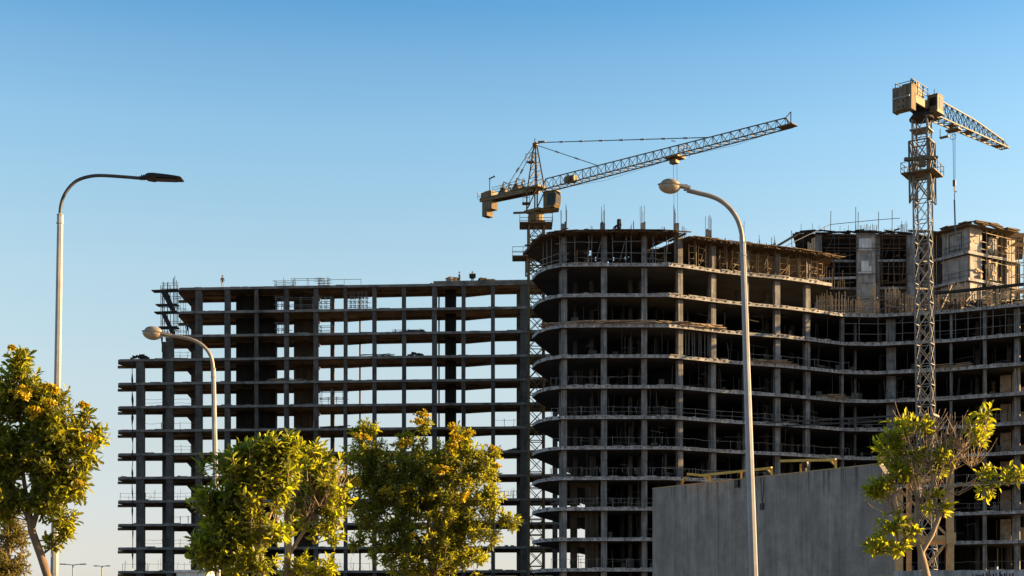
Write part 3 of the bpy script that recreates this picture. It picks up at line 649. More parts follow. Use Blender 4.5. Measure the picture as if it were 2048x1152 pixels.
for z0, z1 in ((ZA + .003, ZC - .345), (ZC + .003, ZD - .345), (ZD + .003, ZE - .26)):
    for t0, t1, lo, hi in ((.22,.98,0,9),):
        p, q = seg(CR[0], CR[1], t0, t1); mb.bar((p.x, p.y, (z0+z1)/2), (q.x, q.y, (z0+z1)/2), .3, z1 - z0)
    for t0, t1 in ((.0,.26),(.82,1.0)):
        p, q = seg(CR[1], CR[2], t0, t1); mb.bar((p.x, p.y, (z0+z1)/2), (q.x, q.y, (z0+z1)/2), .3, z1 - z0)
    p, q = seg(CR[1], CR[2], .26, .82); n = Vector((-.55, .83))*1.1; mi.bar((p.x + n.x, p.y + n.y, (z0+z1)/2), (q.x + n.x, q.y + n.y, (z0+z1)/2), .2, z1 - z0)
    p, q = seg(CR[0], CR[1], 0, .22); mi.bar((p.x + 1.5, p.y + 2.5, (z0+z1)/2), (q.x + 1.5, q.y + 2.5, (z0+z1)/2), .2, z1 - z0)
    p = CR[1].lerp(CR[2], .52); mb.bar((p.x - .6, p.y - .1, z0 + 1.5), (p.x + .8, p.y + .85, z0 + 1.5), .2, 2.0)
mb.build('wall', M['pale'], RB); mi.build('interior_wall', M['inner'], RB)
mb = MB()
for t in (.3, .42, .55, .64, .74, .8):
    p = CR[1].lerp(CR[2], t) + Vector((.3, -.5)); mb.bar((p.x, p.y, ZA + .5), (p.x, p.y, ZE - .3), .07)
for z in (ZA + 4.3, ZA + 5.3, ZD - .8, ZD + .5, ZD + 1.4, ZD + 2.6):
    p, q = seg(CR[1], CR[2], .18, .9); mb.bar((p.x + .3, p.y - .5, z), (q.x + .3, q.y - .5, z + U(-.1, .1)), .06)
for t in (.1, .3): p = CR[0].lerp(CR[1], t) + Vector((-.3, -.6)); mb.bar((p.x, p.y, ZC), (p.x, p.y, ZE - .3), .06)
mb.build('facade_scaffold', M['rebar_pale'], RB)
mb = MB(); scaff(mb, XY(2032, 176.5), XY(2075, 176.5), ZA + .003, (1.0, 2.2, 3.3, 4.4, 5.5, 7.5, 9.0, 10.5, 12.2), 3, r=.07, d=1.6)
for h in (5.6, 11.4, 12.6): p, q = XY(2024, 177.3), XY(2080, 177.3); mb.bar((p.x, p.y, ZA + h), (q.x, q.y, ZA + h), 1.5, .1)
solo(mb, 'scaffold', M['rebar_pale'], 'open plank scaffold at the far right end of the sunlit block', 'scaffold')
mb = MB()                                                  # shutters, ledges and odd blocks on the sunlit face
for _ in range(34):
    t = U(.04, .9); z = random.choice((ZA + 1.5, ZC, ZC, ZD, ZD)) + U(.1, 2.5); p = CR[1].lerp(CR[2], t) + Vector((.25, -.36)); w_ = U(.15, .55); h = U(.1, .55)
    q = p + (CR[2] - CR[1]).normalized()*w_; mb.bar((p.x, p.y, z), (q.x, q.y, z), U(.1, .4), h)
mb.build('shutter_panels', M['rebar_pale'], RB)
mb = MB()
for z in (ZC + .35, ZD + .35):
    mb = MB()
    p, q = CR[0].lerp(CR[1], .05) + Vector((-.3, -.7)), CR[1] + Vector((-.1, -.8)); mb.bar((p.x, p.y, z), (q.x, q.y, z), .05); mb.bar((p.x, p.y, z + .6), (q.x, q.y, z + .6), .05)
    for t in (.1, .4, .7, .95): r_ = p.lerp(q, t); mb.bar((r_.x, r_.y, z - .35), (r_.x, r_.y, z + .7), .05)
    mb.build('balcony_rail', M['steel_dark'], RB)
mb = MB()
for t, z0, z1 in ((.45, ZD + .6, ZD + 2.6), (.8, ZD + .6, ZD + 2.6)): r_ = CR[0].lerp(CR[1], t) + Vector((-.12, -.2)); mb.bar((r_.x, r_.y, z0), (r_.x, r_.y, z1), .07, .07)
for z in (ZD + .6, ZD + 2.6): p, q = CR[0].lerp(CR[1], .45) + Vector((-.12, -.2)), CR[0].lerp(CR[1], .8) + Vector((-.12, -.2)); mb.bar((p.x, p.y, z), (q.x, q.y, z), .07)
mb.build('opening_surround', M['steel_dark'], RB)
mb = MB()
for z0 in (ZC + .02, ZD + .02): wallbar(mb, 1871, 1883, 178.9, 178.2, z0, z0 + 2.6, .2)
mb.build('opening_shade_panel', M['darkstuff'], RB)  # dark sheets filling the openings, painted in place of the shade inside
mb = MB()                                                  # loose steel and boards thrown over the right wing deck
for _ in range(120):
    px = U(1775, 2046); d_ = U(1.2, 5.0); p = PR(px, d_); l = U(.25, 1.1); a_ = U(0, 3.14); e_ = U(-.9, .9)
    z = ZA + U(.05, 1.7); mb.bar((p.x - l*math.cos(a_), p.y - .3*l, z), (p.x + l*math.cos(a_), p.y + .3*l, z + e_*l), U(.05, .16), U(.04, .1))
o_ = mb.build('loose_steel', M['rebar_pale'], RB); o_['kind'] = 'stuff'
mb = MB()
for _ in range(70):
    px = U(1640, 1800); d_ = U(1.2, 4.0); p = PR(px, d_); l = U(.3, 1.2); z = ZA + U(.05, 1.2); mb.bar((p.x - l*.4, p.y, z), (p.x + l*.4, p.y, z + U(-1, 1)*l), U(.04, .1))
o_ = mb.build('loose_steel', M['steel'], RB); o_['kind'] = 'stuff'
# starter bars on the roofs
def bars(a, b, Y, z, n, h0, h1, r=.04, jit=.4, mt='rebar'):
    mb = MB()
    for i in range(n):
        p = XY(a + (b-a)*(i + U(0, 1))/n, Y + U(-jit, jit)); mb.bar((p.x, p.y, z), (p.x + U(-.06, .06), p.y, z + U(h0, h1)), r)
    return mb
bars(1600,1712,178.5,ZE - .1,12,.3,1.3).build('starter_bars', M['rebar'], RB); bars(1640,1690,166,ZB,12,.8,2.6,.05).build('starter_bars', M['rebar_pale'], RB); bars(1718,1755,179,ZE - .1,16,1.0,1.5).build('starter_bars', M['rebar'], RB); bars(1760,1828,179,ZE - .1,14,.4,.9).build('starter_bars', M['rebar'], RB)
bars(1796,1815,178.6,ZE - .1,9,.9,1.9, .05).build('starter_bars', M['rebar'], RB); bars(1888,1930,179,ZE - .1,18,.6,1.3).build('starter_bars', M['rebar'], RB)
bars(1930,1965,180,ZE - .1,16,.7,2.0).build('starter_bars', M['rebar'], RB); bars(1975,2005,181,ZE - .1,7,.3,.8).build('starter_bars', M['rebar'], RB)
mb = MB()
for a, zt in ((1543,ZC + 2.2),(1584,ZC + 3.0),(1661,ZE + 2.1),(1711,ZE + 2.6),(1716,ZE + 2.0),(1757,ZE + 2.0),(1784,ZE + 2.2)):
    Y = 166 if a < 1600 else 178; p = XY(a, Y); zb = ZC - .2 if a < 1600 else ZE - .2; mb = MB(); mb.bar((p.x, p.y, zb), (p.x + U(-.05, .05), p.y, zt + .5), .065); mb.build('guard_post', M['rebar'], RB)
mb = MB(); pr = [XY(1530,166).to_3d() + Vector((0,0,ZC + .3)), XY(1584,168).to_3d() + Vector((0,0,ZC + 2.6)), XY(1660,178).to_3d() + Vector((0,0,ZE + .9)), XY(1757,178).to_3d() + Vector((0,0,ZE + 1.5)), XY(1800,178).to_3d() + Vector((0,0,ZE + 1.7))]
mb.tube(pr, .04, 5); mb.build('safety_line', M['rope'], RB)
# forest of wall rebar on the working deck of the right wing
cages = [(1632,1668,2.6,2.4,12),(1668,1714,3.4,2.6,14),(1713,1722,6.5,4.3,5),(1741,1752,6.8,5.2,5),(1712,1760,3.0,2.3,16),(1768,1798,8.5,5.2,14),(1798,1832,7.5,4.1,14),(1770,1800,2.6,2.6,12),(1800,1870,2.2,2.2,22),(1870,1884,4.5,3.4,5),(1896,1934,9.0,5.3,18),(1934,1985,8.5,4.2,20),(1972,1985,9,5.6,6),(1985,2020,8.0,3.8,16),(1880,1935,4.0,2.6,14),(1640,1690,1.8,2.8,9)]
for a, b, d, h, n in cages:
    Y = YR((a+b)/2) + d; mb = bars(a, b, Y, ZA + .003, n, h*.82, h, .085, .25)
    for z in (.5, 1.1, 1.7): 
        p, q = XY(a, Y), XY(b, Y); mb.bar((p.x, p.y, ZA + z), (q.x, q.y, ZA + z + U(-.1, .1)), .045)
    mb.build('rebar_cage', M['rebar_pale'] if d > 4 or a < 1770 else M['rebar'], RB)
mb = MB()                                                  # edge protection and forms along that deck
rail_line(edge_pts(1690, 2048, .9, 12), ZA, (.9, 1.8, 2.3), 2.2, .06, mb, .1, .1); mb.build('edge_posts', M['steel'], RB)
for a, b, d, h in ((1880,1915,2.0,1.8),(1920,1965,3.0,1.5),(1772,1798,2.0,2.4),(1990,2048,3.5,1.7),(1835,1850,2.4,1.9)):
    mb = MB()
    for i in range(5):
        t0 = a + (b-a)*i/5; p, q = PR(t0 + .6, d), PR(t0 + (b-a)/5 - .6, d); hh = h*U(.55, 1); mb.bar((p.x, p.y, ZA + hh/2 + .01), (q.x, q.y, ZA + hh/2 + .01), .1, hh)
    for i in range(10):
        p = PR(U(a, b), d - .3); q = p + Vector((U(-.9, .9), U(-.2, .2))); mb.bar((p.x, p.y, ZA + U(.02, h)), (q.x, q.y, ZA + U(.02, h)), .09)
    mb.build('wall_form', M['timber'] if a < 1900 else M['darkstuff'], RB)
mb = MB(); pts = edge_pts(1830, 2048, .3, 6)
for a, b in zip(pts, pts[1:]): mb.bar((a.x, a.y, ZA + 2.1), (b.x, b.y, ZA + 2.12), .5, .28)
mb.build('walkway_board', M['darkstuff'], RB)
mb = MB()
for px in (1690,1720,1756,1805,1850,1880,1910,1935,1960,1985,2010,2035):
    p = PR(px, .3); mb.bar((p.x, p.y, RZ[1] + .003), (p.x, p.y, RZ[0] - .365), .06)
for h in (1.0, 2.2): 
    pts = edge_pts(1690, 2048, .28, 5)
    for a, b in zip(pts, pts[1:]): mb.bar((a.x, a.y, RZ[1] + h), (b.x, b.y, RZ[1] + h), .045)
mb.build('edge_posts', M['steel'], RB)
for a0, z0, a1, z1, lab in ((1880,ZA + .05,1898,ZA + 3.4,'long pale timber leaning beside the grey crane mast'),(1930,ZA + .9,1950,ZA + 2.9,'short pale timber leaning on the right wing deck')):
    p, q = PR(a0, .5), PR(a1, 2.5); mb = MB(); mb.bar((p.x, p.y, z0), (q.x, q.y, z1), .14, .08); solo(mb, 'leaning_timber', M['rebar_pale'], lab, 'timber')

# ------------------------------------------------------------------ tower cranes
def lattice_mast(mb, p0, p1, wd, rot, panel, cr, br, solid=0.0):
    p0 = Vector(p0); p1 = Vector(p1); ax = p1 - p0; n = max(1, round(ax.length/panel)); cs = []
    for i in range(4):
        a = rot + math.pi/4 + i*math.pi/2; cs.append(Vector((math.cos(a), math.sin(a), 0))*wd/math.sqrt(2))
    for c in cs: mb.bar(p0 + c, p1 + c, cr, up=(0, 1, 0))
    for k in range(n):
        a = p0 + ax*(k/n); b = p0 + ax*((k+1)/n)
        for i in range(4):
            c, d = cs[i], cs[(i+1) % 4]
            mb.bar(a + c, b + d, br); mb.bar(a + d, b + c, br); mb.bar(b + c, b + d, br*1.2)
def railing(mb, pts, z0, h, r, n=2, closed=True):
    pts = [Vector(p) for p in pts]; prs = list(zip(pts, pts[1:] + pts[:1])) if closed else list(zip(pts, pts[1:]))
    for a, b in prs:
        m_ = max(1, int((b - a).length/1.1))
        for i in range(m_): p = a.lerp(b, i/m_); mb.bar((p.x, p.y, z0), (p.x, p.y, z0 + h), r)
        for k in range(n): zz = z0 + h*(k+1)/n; mb.bar((a.x, a.y, zz), (b.x, b.y, zz), r)
    a = pts[-1]; mb.bar((a.x, a.y, z0), (a.x, a.y, z0 + h), r)
def sq(c, wx, wy, u, s): return [Vector((c.x, c.y)) + Vector((u.x, u.y))*wx*i + Vector((s.x, s.y))*wy*j for i, j in ((-1,-1),(1,-1),(1,1),(-1,1))]
def platform(parent, c, z, wx, wy, u, s, mt, th=.12, h=1.1, name='platform'):
    mb = MB(); mb.obox((c.x, c.y, z), u*wx, s*wy, Vector((0,0,th/2))); o_ = mb.build(name, mt, parent)
    r = MB(); railing(r, sq(c, wx, wy, u, s), z, h, .05); r.build('guardrail', mt, o_); return o_
ZV = Vector((0, 0, 1))
# --- yellow crane with a cat head
B1 = Vector((P(1072, 0, 175).x, 175, 0))
C1 = thing('tower_crane', 'yellow tower crane with pointed cat head and long jib rising to the right', 'crane', B1, 'tower cranes')
u = Vector((.742, -.670, 0)); s = Vector((.67, .742, 0)); yl = M['yellow']
mb = MB(); lattice_mast(mb, B1, B1 + ZV*50.0, 1.85, .08, 1.9, .20, .085)
for k in range(17): mb.obox(B1 + ZV*(3.0*k + 1.0), Vector((1.02,0,0)), Vector((0,1.02,0)), ZV*.05) if k in (0,) else None
mb.build('mast', yl, C1)
mb = MB()                                                  # climbing collar near the deck
lattice_mast(mb, B1 + ZV*43.6, B1 + ZV*46.4, 2.3, .08, 1.4, .2, .12); mb.build('climbing_collar', yl, C1)
platform(C1, B1 + Vector((-1.6,-.3,0)), 45.5, 1.3, 1.3, Vector((1,0,0)), Vector((0,1,0)), yl)
platform(C1, B1 + Vector((0,0,0)), 49.6, 2.0, 1.6, Vector((1,0,0)), Vector((0,1,0)), yl)
mb = MB(); mb.bar(B1 + Vector((-2.8,-.6,51.0)), B1 + Vector((0,-.6,51.1)), .5, .14); mb.build('boom_arm', yl, C1)
mb = MB(); mb.tube([B1 + ZV*49.7, B1 + ZV*49.9, B1 + ZV*50.0, B1 + ZV*50.8, B1 + ZV*51.2], [.9, .93, 1.0, 1.0, .8], 16); mb.build('slewing_ring', yl, C1)
mb = MB()
mb.obox(B1 + ZV*51.35, u*1.2, s*.9, ZV*.14); mb.add([B1 + Vector((0,-.9,51.1)), B1 + Vector((2.8,-1.4,51.3)), B1 + Vector((2.8,.1,51.3)), B1 + Vector((0,.6,51.1)), B1 + Vector((0,-.9,51.55)), B1 + Vector((2.8,-1.4,51.42)), B1 + Vector((2.8,.1,51.42)), B1 + Vector((0,.6,51.55))], [(0,3,2,1),(4,5,6,7),(0,1,5,4),(1,2,6,5),(2,3,7,6),(3,0,4,7)])
for i, j in ((-1,-1),(1,-1),(1,1),(-1,1)): mb.bar(B1 + u*.85*i + s*.75*j + ZV*51.4, B1 + u*.85*i + s*.75*j + ZV*54.2, .18, up=(0,1,0))
for i in (-1, 1): mb.bar(B1 + u*.85*i - s*.75 + ZV*51.5, B1 + u*.85*i + s*.75 + ZV*54, .1); mb.bar(B1 - u*.85 + s*.75*i + ZV*51.5, B1 + u*.85 + s*.75*i + ZV*54, .1)
mb.obox(B1 + ZV*54.2, u*1.1, s*.9, ZV*.12); mb.build('slewing_tower', yl, C1)
pf = MB(); railing(pf, [B1.xy + Vector((-1.6,-.8)), B1.xy + Vector((-.8,-.8)), B1.xy + Vector((-.8,.5))], 52.2, 1.9, .05, 3, False); pf.bar(B1 + Vector((-1.7,-.4,52.2)), B1 + Vector((-.7,-.4,52.2)), 1.0, .1); pf.build('side_platform', yl, C1)
APX = B1 + ZV*59.6 - u*.1
mb = MB()                                                  # cat head
for i, j in ((-1,-1),(1,-1),(1,1),(-1,1)): mb.bar(B1 + u*.75*i + s*.7*j + ZV*54.3, APX + u*.1*i + s*.14*j, .15, up=(0,1,0))
for k in range(5):
    t0, t1 = k/5, (k+1)/5
    for i in (-1, 1):
        f = lambda t, sg: (B1 + ZV*54.3).lerp(APX, t) + s*i*(.7*(1-t) + .14*t) + u*sg*(.75*(1-t) + .1*t)
        mb.bar(f(t0, -1), f(t1, 1), .06); mb.bar(f(t1, -1), f(t1, 1), .06)
        g_ = lambda t, sg: (B1 + ZV*54.3).lerp(APX, t) + u*i*(.75*(1-t) + .1*t) + s*sg*(.7*(1-t) + .14*t)
        mb.bar(g_(t0, -1), g_(t1, 1), .06)
mb.obox(APX + ZV*.05, u*.3, s*.2, ZV*.18); mb.bar(APX - u*.1, APX - u*.1 + ZV*.8, .09); mb.bar(APX + u*.5 + ZV*.2, APX + u*1.6 + ZV*.0, .22); mb.bar(APX, APX + u*.7 + ZV*.1, .12)
mb.obox(APX - ZV*2.0 - u*.7, u*.5, s*.4, ZV*.05); railing(mb, sq(APX - u*.8, .5, .4, u, s), 57.6, 1.0, .04)
mb.build('cat_head', yl, C1)
JR = B1 + u*1.0 + ZV*53.6; JL = 34.9                        # jib: two lower chords, one upper chord
def jib(mb, o_, u_, s_, L, h0, h1, w0, w1, n, cr, br, rise=0.0, dip=None):
    def lo(t, sg): return o_ + u_*L*t + s_*sg*(w0 + (w1-w0)*t)/2 + ZV*rise*t
    def hh(t): return (h0 + (h1-h0)*t) if dip is None else dip(t)
    def up(t): return o_ + u_*L*t + ZV*(hh(t) + rise*t)
    for k in range(n):
        a, b, m_ = k/n, (k+1)/n, (k+.5)/n
        for sg in (-1, 1):
            mb.bar(lo(a, sg), lo(b, sg), cr); mb.bar(lo(a, sg), up(m_), br); mb.bar(up(m_), lo(b, sg), br)
        mb.bar(lo(a, -1), lo(a, 1), br); mb.bar(lo(a, -1), lo(b, 1), br)
        if k < n - 1: mb.bar(up(m_), up((k+1.5)/n), cr)
    mb.bar(up(.5/n), lo(0, 0) , cr); mb.bar(up((n-.5)/n), lo(1, 0), cr); mb.bar(lo(1, -1), lo(1, 1), cr)
mb = MB(); jib(mb, JR, u, s, JL, 1.45, 1.0, 1.3, 1.1, 30, .105, .055)
e = JR + u*JL; mb.bar(e, e + ZV*1.5, .09); mb.bar(e + ZV*1.5, e - u*.8 + ZV*.9, .07); mb.obox(e - u*.4 + ZV*.05, u*.9, s*.55, ZV*.08)
mb.build('jib', M['jib_dark'], C1)
mb = MB(); q = JR + u*4.6; mb.obox(q + ZV*.55, u*.75, s*.4, ZV*.35); mb.tube([q + ZV*.6 - s*.6, q + ZV*.6 + s*.6], .35, 10); mb.build('trolley_winch', yl, C1)
def tie(p, q, n=3, r=.06):
    mb = MB(); mb.bar(p, q, r)
    for k in range(1, n + 1): c = Vector(p).lerp(Vector(q), k/(n+1)); d = (Vector(q)-Vector(p)).normalized(); mb.bar(c - d*.3, c + d*.3, .16)
    return mb.build('tie_bar', M['rope'], C1)
tie(APX + u*1.2, JR + u*24.4 + ZV*1.15, 7, .09); tie(APX + u*.4 - ZV*.2, JR + u*8.6 + ZV*1.4, 2, .09)
CE = B1 - u*8.9 + ZV*54.35
for sg in (-1, 1): tie(APX - u*.1 + s*.15*sg, B1 - u*5.2 + s*.6*sg + ZV*54.3, 1, .06)
mb = MB()
for sg in (-1, 1): mb.bar(B1 + s*.6*sg + ZV*53.95, CE + s*.6*sg, .2, .5)
for k in range(8): q = B1 - u*(1.1*k + .6) + ZV*(54.0 + .045*k); mb.bar(q - s*.6, q + s*.6, .15, .3)
mb.obox(B1 - u*4.7 + ZV*54.42, u*4.2, s*.75, ZV*.03)
mb.build('counter_jib', yl, C1)
mb = MB(); railing(mb, [(B1 - u*1.2 - s*.75).xy, (B1 - u*6.6 - s*.75).xy], 54.45, 1.0, .045, 3, False); railing(mb, [(B1 - u*1.2 + s*.75).xy, (CE - u*.3 + s*.75).xy, (CE - u*.3 - s*.75).xy], 54.45, .95, .045, 2, False)
mb.build('guardrail', yl, C1)
mb = MB(); q = B1 - u*7.9 + ZV*54.85; mb.obox(q, u*.9, s*.55, ZV*.38); mb.obox(q + u*.1 + ZV*.42, u*.6, s*.45, ZV*.08); mb.build('electrical_cabinet', yl, C1)
mb = MB()                                                  # hoist winch with its frames
for k, q in enumerate((B1 - u*3.0, B1 - u*5.2)):
    mb.tube([q + ZV*54.85 - s*.5, q + ZV*54.85 + s*.5], .38, 12); mb.obox(q + ZV*54.55, u*.6, s*.6, ZV*.12)
    for sg in (-1, 1):
        mb.tube([q + s*sg*.55 + ZV*54.1 - u*.9, q + s*sg*.55 + ZV*55.2, q + s*sg*.55 + ZV*55.85 + u*.35, q + s*sg*.55 + ZV*55.6 + u*.8], .08, 6)
        mb.bar(q + s*sg*.55 + ZV*54.1 + u*.7, q + s*sg*.55 + ZV*55.5 + u*.3, .1)
for k in range(9): q = B1 - u*(1.6 + k*.28); mb.bar(q - s*.4 + ZV*54.1, q - s*.4 + ZV*(54.7 + U(0, .4)), .12)
mb.build('hoist_winch', M['tan'], C1)
mb = MB(); q = B1 - u*7.6 - s*.2; mb.bar(q + ZV*55.0, q + ZV*56.9, .1); mb.bar(q + ZV*56.9 - u*.1, q + ZV*57.05 + u*1.0, .1, .16); mb.build('work_lamp', M['rope'], C1)
for d_, a_, lo_ in ((.75,.42,-2.15),(1.6,.38,-1.4)):
    mb = MB(); mb.obox(CE + u*d_ + ZV*(lo_ - .2)/2, u*a_, s*.58, ZV*(-.2 - lo_)/2); mb.obox(CE + u*d_ + ZV*(lo_*.55) - s*.6, u*a_*.4, s*.03, ZV*.16); mb.build('counterweight', M['ballast'], C1)
# cab
cc = B1 + Vector((1.95,-1.0,52.4)); cu = Vector((.86,-.5,0)); cs_ = Vector((.5,.86,0))
cb = MB(); fr_ = .75
pr = [(-.9,-.95),(.55,-.95),(.85,-.55),(.95,.45),(.75,.95),(-.9,.95)]
vs = [cc + cu*a + ZV*b - cs_*.62 for a, b in pr] + [cc + cu*a + ZV*b + cs_*.62 for a, b in pr]
cb.add(vs, [tuple(range(5,-1,-1)), tuple(range(6,12))] + [(i, (i+1) % 6, 6+(i+1) % 6, 6+i) for i in range(6)])
cabo = cb.build('cab', yl, C1)
mb = MB()
ins = [(-.35,-.7),(.45,-.75),(.72,-.45),(.8,.4),(.6,.75),(-.35,.75)]
for sg in (-1, 1): mb.add([cc + cu*a + ZV*b + cs_*sg*.635 for a, b in ins] + [cc + cu*a + ZV*b + cs_*sg*.60 for a, b in ins], [(tuple(range(6)) if sg > 0 else tuple(range(5,-1,-1)))] + [(i, (i+1) % 6, 6+(i+1) % 6, 6+i) for i in range(6)])
for (a0, b0), (a1, b1) in ((pr[2], pr[3]), (pr[3], pr[4])):
    c = cc + cu*(a0+a1)/2 + ZV*(b0+b1)/2; d = (cu*(a1-a0) + ZV*(b1-b0)); n = d.cross(cs_).normalized(); mb.obox(c, d*.46, cs_*.54, n*.03)
mb.build('window', M['glass'], cabo)
mb = MB(); c = cc + ZV*1.0; mb.obox(c, cu*.95, cs_*.7, ZV*.06); mb.bar(c + cu*.7 - cs_*.65, c + cu*.7 + cs_*.65 + ZV*.05, .1); mb.build('cab_roof', yl, cabo)
mb = MB(); q = JR + u*19.9; mb.obox(q - ZV*.15, u*.9, s*.85, ZV*.12); mb.obox(q - ZV*.5 - u*.1, u*.45, s*.35, ZV*.28)
railing(mb, sq(q + u*1.2, .4, .5, u, s), q.z - .3, 1.1, .05, 2); mb.bar(q - u*.5 + ZV*1.9, q + u*.1 + ZV*1.7, .08); mb.build('trolley', yl, C1)
mb = MB()
for d in (-.24, .24): a = q + u*d; mb.bar(a - ZV*.7, Vector((a.x + .15, a.y, ZC + 1.2)), .035)
mb.bar(JR + u*2 - ZV*.1, JR + u*10 - ZV*.65, .025); mb.bar(JR + u*10 - ZV*.65, q - ZV*.2, .025)
mb.bar(q - ZV*.2, JR + u*28 - ZV*.5, .025); mb.bar(JR + u*28 - ZV*.5, e - ZV*.05, .025); mb.build('hoist_rope', M['rope'], C1)
mb = MB(); a = Vector((q.x + .15, q.y, ZC)); mb.obox(a + ZV*.95, u*.32, s*.15, ZV*.3); mb.tube([a + ZV*.65, a + ZV*.3, a + ZV*.15 + u*.12, a + ZV*.3 + u*.22], .06, 6); mb.build('hook_block', yl, C1)

# --- grey-tan flat-top crane at the right
TB = P(1858, 1262, 150); TB.z = 0; TT = P(1843, 240, 150)
C2 = thing('tower_crane', 'dusty grey and tan flat top crane on a tall lattice mast before the right wing', 'crane', TB, 'tower cranes')
mg, tn = M['mastgrey'], M['tan']
def axis(py):
    t = (1262 - py)/(1262 - 240.); q = TB.lerp(TT, t); return Vector((q.x, q.y, CH + (HY - py)/F*150))
ROT = R(57.4)
mb = MB(); lattice_mast(mb, axis(1262), axis(238), 1.55, ROT, 2.15, .14, .062)
mb.build('mast', mg, C2)
mb = MB(); lattice_mast(mb, axis(408), axis(285), 2.1, ROT, 3.2, .17, .10); mb.build('climbing_cage', tn, C2)
u2 = Vector((.67,.742,0)); s2 = Vector((.742,-.67,0))
cu2 = Vector((math.cos(ROT), math.sin(ROT), 0)); cv2 = Vector((-math.sin(ROT), math.cos(ROT), 0))
q = axis(350); platform(C2, q, q.z, 1.75, 1.75, cu2, cv2, tn)
q = axis(262); mb = MB(); mb.obox(q, cu2*1.0, cv2*1.0, ZV*.06); mb.build('landing', mg, C2)
q = axis(322); mb = MB(); mb.bar(q + Vector((-2.0,-.4,.05)), q + Vector((-.4,-.6,0)), .5, .3); mb.obox(q + Vector((.5,-1.3,-.1)), Vector((.7,0,0)), Vector((0,.3,0)), ZV*.15); mb.obox(q + Vector((-.35,-1.2,-.4)), Vector((.35,0,0)), Vector((0,.15,0)), ZV*.6); mb.build('hydraulic_pump', tn, C2)
q = axis(230); mb = MB(); mb.tube([axis(240), axis(236), axis(224)], [1.25, 1.25, .75], 14); mb.tube([axis(224), axis(219)], [.95, .95], 14); mb.build('slewing_ring', M['darkstuff'], C2)
TOP = axis(226); S0 = TOP + u2*1.2 + ZV*.1
mb = MB()
def dip(t): return 2.35 - 1.0*t if t < .6 else 1.75 - 2.35*(t-.6)
jib(mb, S0, u2, s2, 20.2, 2.2, .9, 1.4, .95, 15, .12, .062, 1.35, dip)
for k in range(0, 15, 1):
    q = S0 + u2*20.6*(k+.5)/15 + ZV*1.35*(k+.5)/15; 
    if k % 3 == 1: mb.obox(q + ZV*.02, u2*.5, s2*.4, ZV*.03)
mb.build('jib', tn, C2)
CE2 = TOP - u2*4.0
mb = MB()
for sg in (-1, 1): mb.bar(TOP + u2*1.4 + s2*.75*sg + ZV*.5, CE2 + s2*.75*sg + ZV*.5, .25, .75)
mb.obox(TOP - u2*1.4 + ZV*.9, u2*2.5, s2*.9, ZV*.05); mb.bar(TOP + u2*1.2 - s2*.8 + ZV*.5, TOP + u2*1.2 + s2*.8 + ZV*.5, .3, .7); mb.build('counter_jib', tn, C2)
bl = M['ballast']
for dz, hw in ((-.62, .60), (.62, .60)):
    mb = MB(); mb.obox(CE2 + ZV*(.35 + dz), u2*.45, s2*.78, ZV*hw); mb.obox(CE2 - u2*.5 + ZV*(.35 + dz), u2*.08, s2*.52, ZV*hw*.92)
    if dz < 0:
        for i in (-1, 1):
            for j in (-1, 1): c = CE2 - u2*.59 + s2*.24*i + ZV*(.35 + dz + .3*j); mb.tube([c, c - u2*.03], .1, 8, 1)
    mb.build('counterweight', [bl, M['darkstuff']], C2)
for sg in (-1, 1): mb = MB(); mb.obox(CE2 + s2*.93*sg + ZV*.36 + u2*.08, u2*.5, s2*.13, ZV*1.26); mb.build('counterweight', bl, C2)
mb = MB(); mb.bar(CE2 - u2*.62 - s2*.95 + ZV*.4, CE2 - u2*.62 + s2*.95 + ZV*.4, .08, .2); mb.build('ballast_beam', mg, C2)
mb = MB(); railing(mb, [(CE2 + s2*.95).xy, (TOP - u2*.5 + s2*.95).xy], TOP.z + .95, 1.3, .06, 3, False); railing(mb, [(CE2 - s2*.95).xy, (TOP - u2*.5 - s2*.95).xy], TOP.z + .95, 1.3, .06, 3, False); mb.bar(CE2 + s2*.95 + ZV*2.1, CE2 - s2*.95 + ZV*2.1, .06); mb.build('guardrail', tn, C2)
mb = MB()
for k, (d, w_, h) in enumerate(((-2.9,.42,.62),(-1.9,.38,.8),(-1.0,.4,.5))): mb.obox(TOP + u2*d + ZV*(.95 + h), u2*w_, s2*.55, ZV*h)
mb.tube([TOP - u2*2.4 - s2*.6 + ZV*1.5, TOP - u2*2.4 + s2*.6 + ZV*1.5], .38, 12)
for k in range(5): q = TOP - u2*(.6 + k*.75) + s2*.5; mb.bar(q + ZV*1.0, q + ZV*(2.1 + U(0, .5)) + u2*U(-.2, .3), .1)
mb.build('machinery', tn, C2)
c2 = TOP + u2*.7 + s2*1.25 + ZV*.72
mb = MB(); mb.obox(c2, u2*.66, s2*.55, ZV*.88); mb.obox(c2 - ZV*.95 - u2*.1, u2*.9, s2*.64, ZV*.06); mb.obox(c2 + ZV*.92, u2*.72, s2*.6, ZV*.035); mb.bar(c2 + ZV*.9 - u2*.3, c2 + ZV*1.6 - u2*.3, .05)
cab2 = mb.build('cab', tn, C2)
mb = MB(); mb.obox(c2 + s2*.56 + ZV*.12 + u2*.1, u2*.45, s2*.02, ZV*.6); mb.obox(c2 + u2*.67 + ZV*.1, u2*.02, s2*.44, ZV*.66); mb.obox(c2 - u2*.67 + ZV*.2, u2*.02, s2*.36, ZV*.42); mb.build('window', M['glass'], cab2)
mb = MB(); tq = S0 + u2*6.6 + ZV*.25; mb.obox(tq - ZV*.2, u2*.5, s2*.75, ZV*.08); mb.bar(tq - s2*1.6 - ZV*.7, tq - s2*.6 - ZV*.7, .4, .15); mb.bar(tq - s2*1.6 - ZV*.7, tq - s2*1.6 + ZV*.3, .06); mb.bar(tq - s2*.7 - ZV*.7, tq - s2*.7, .06)
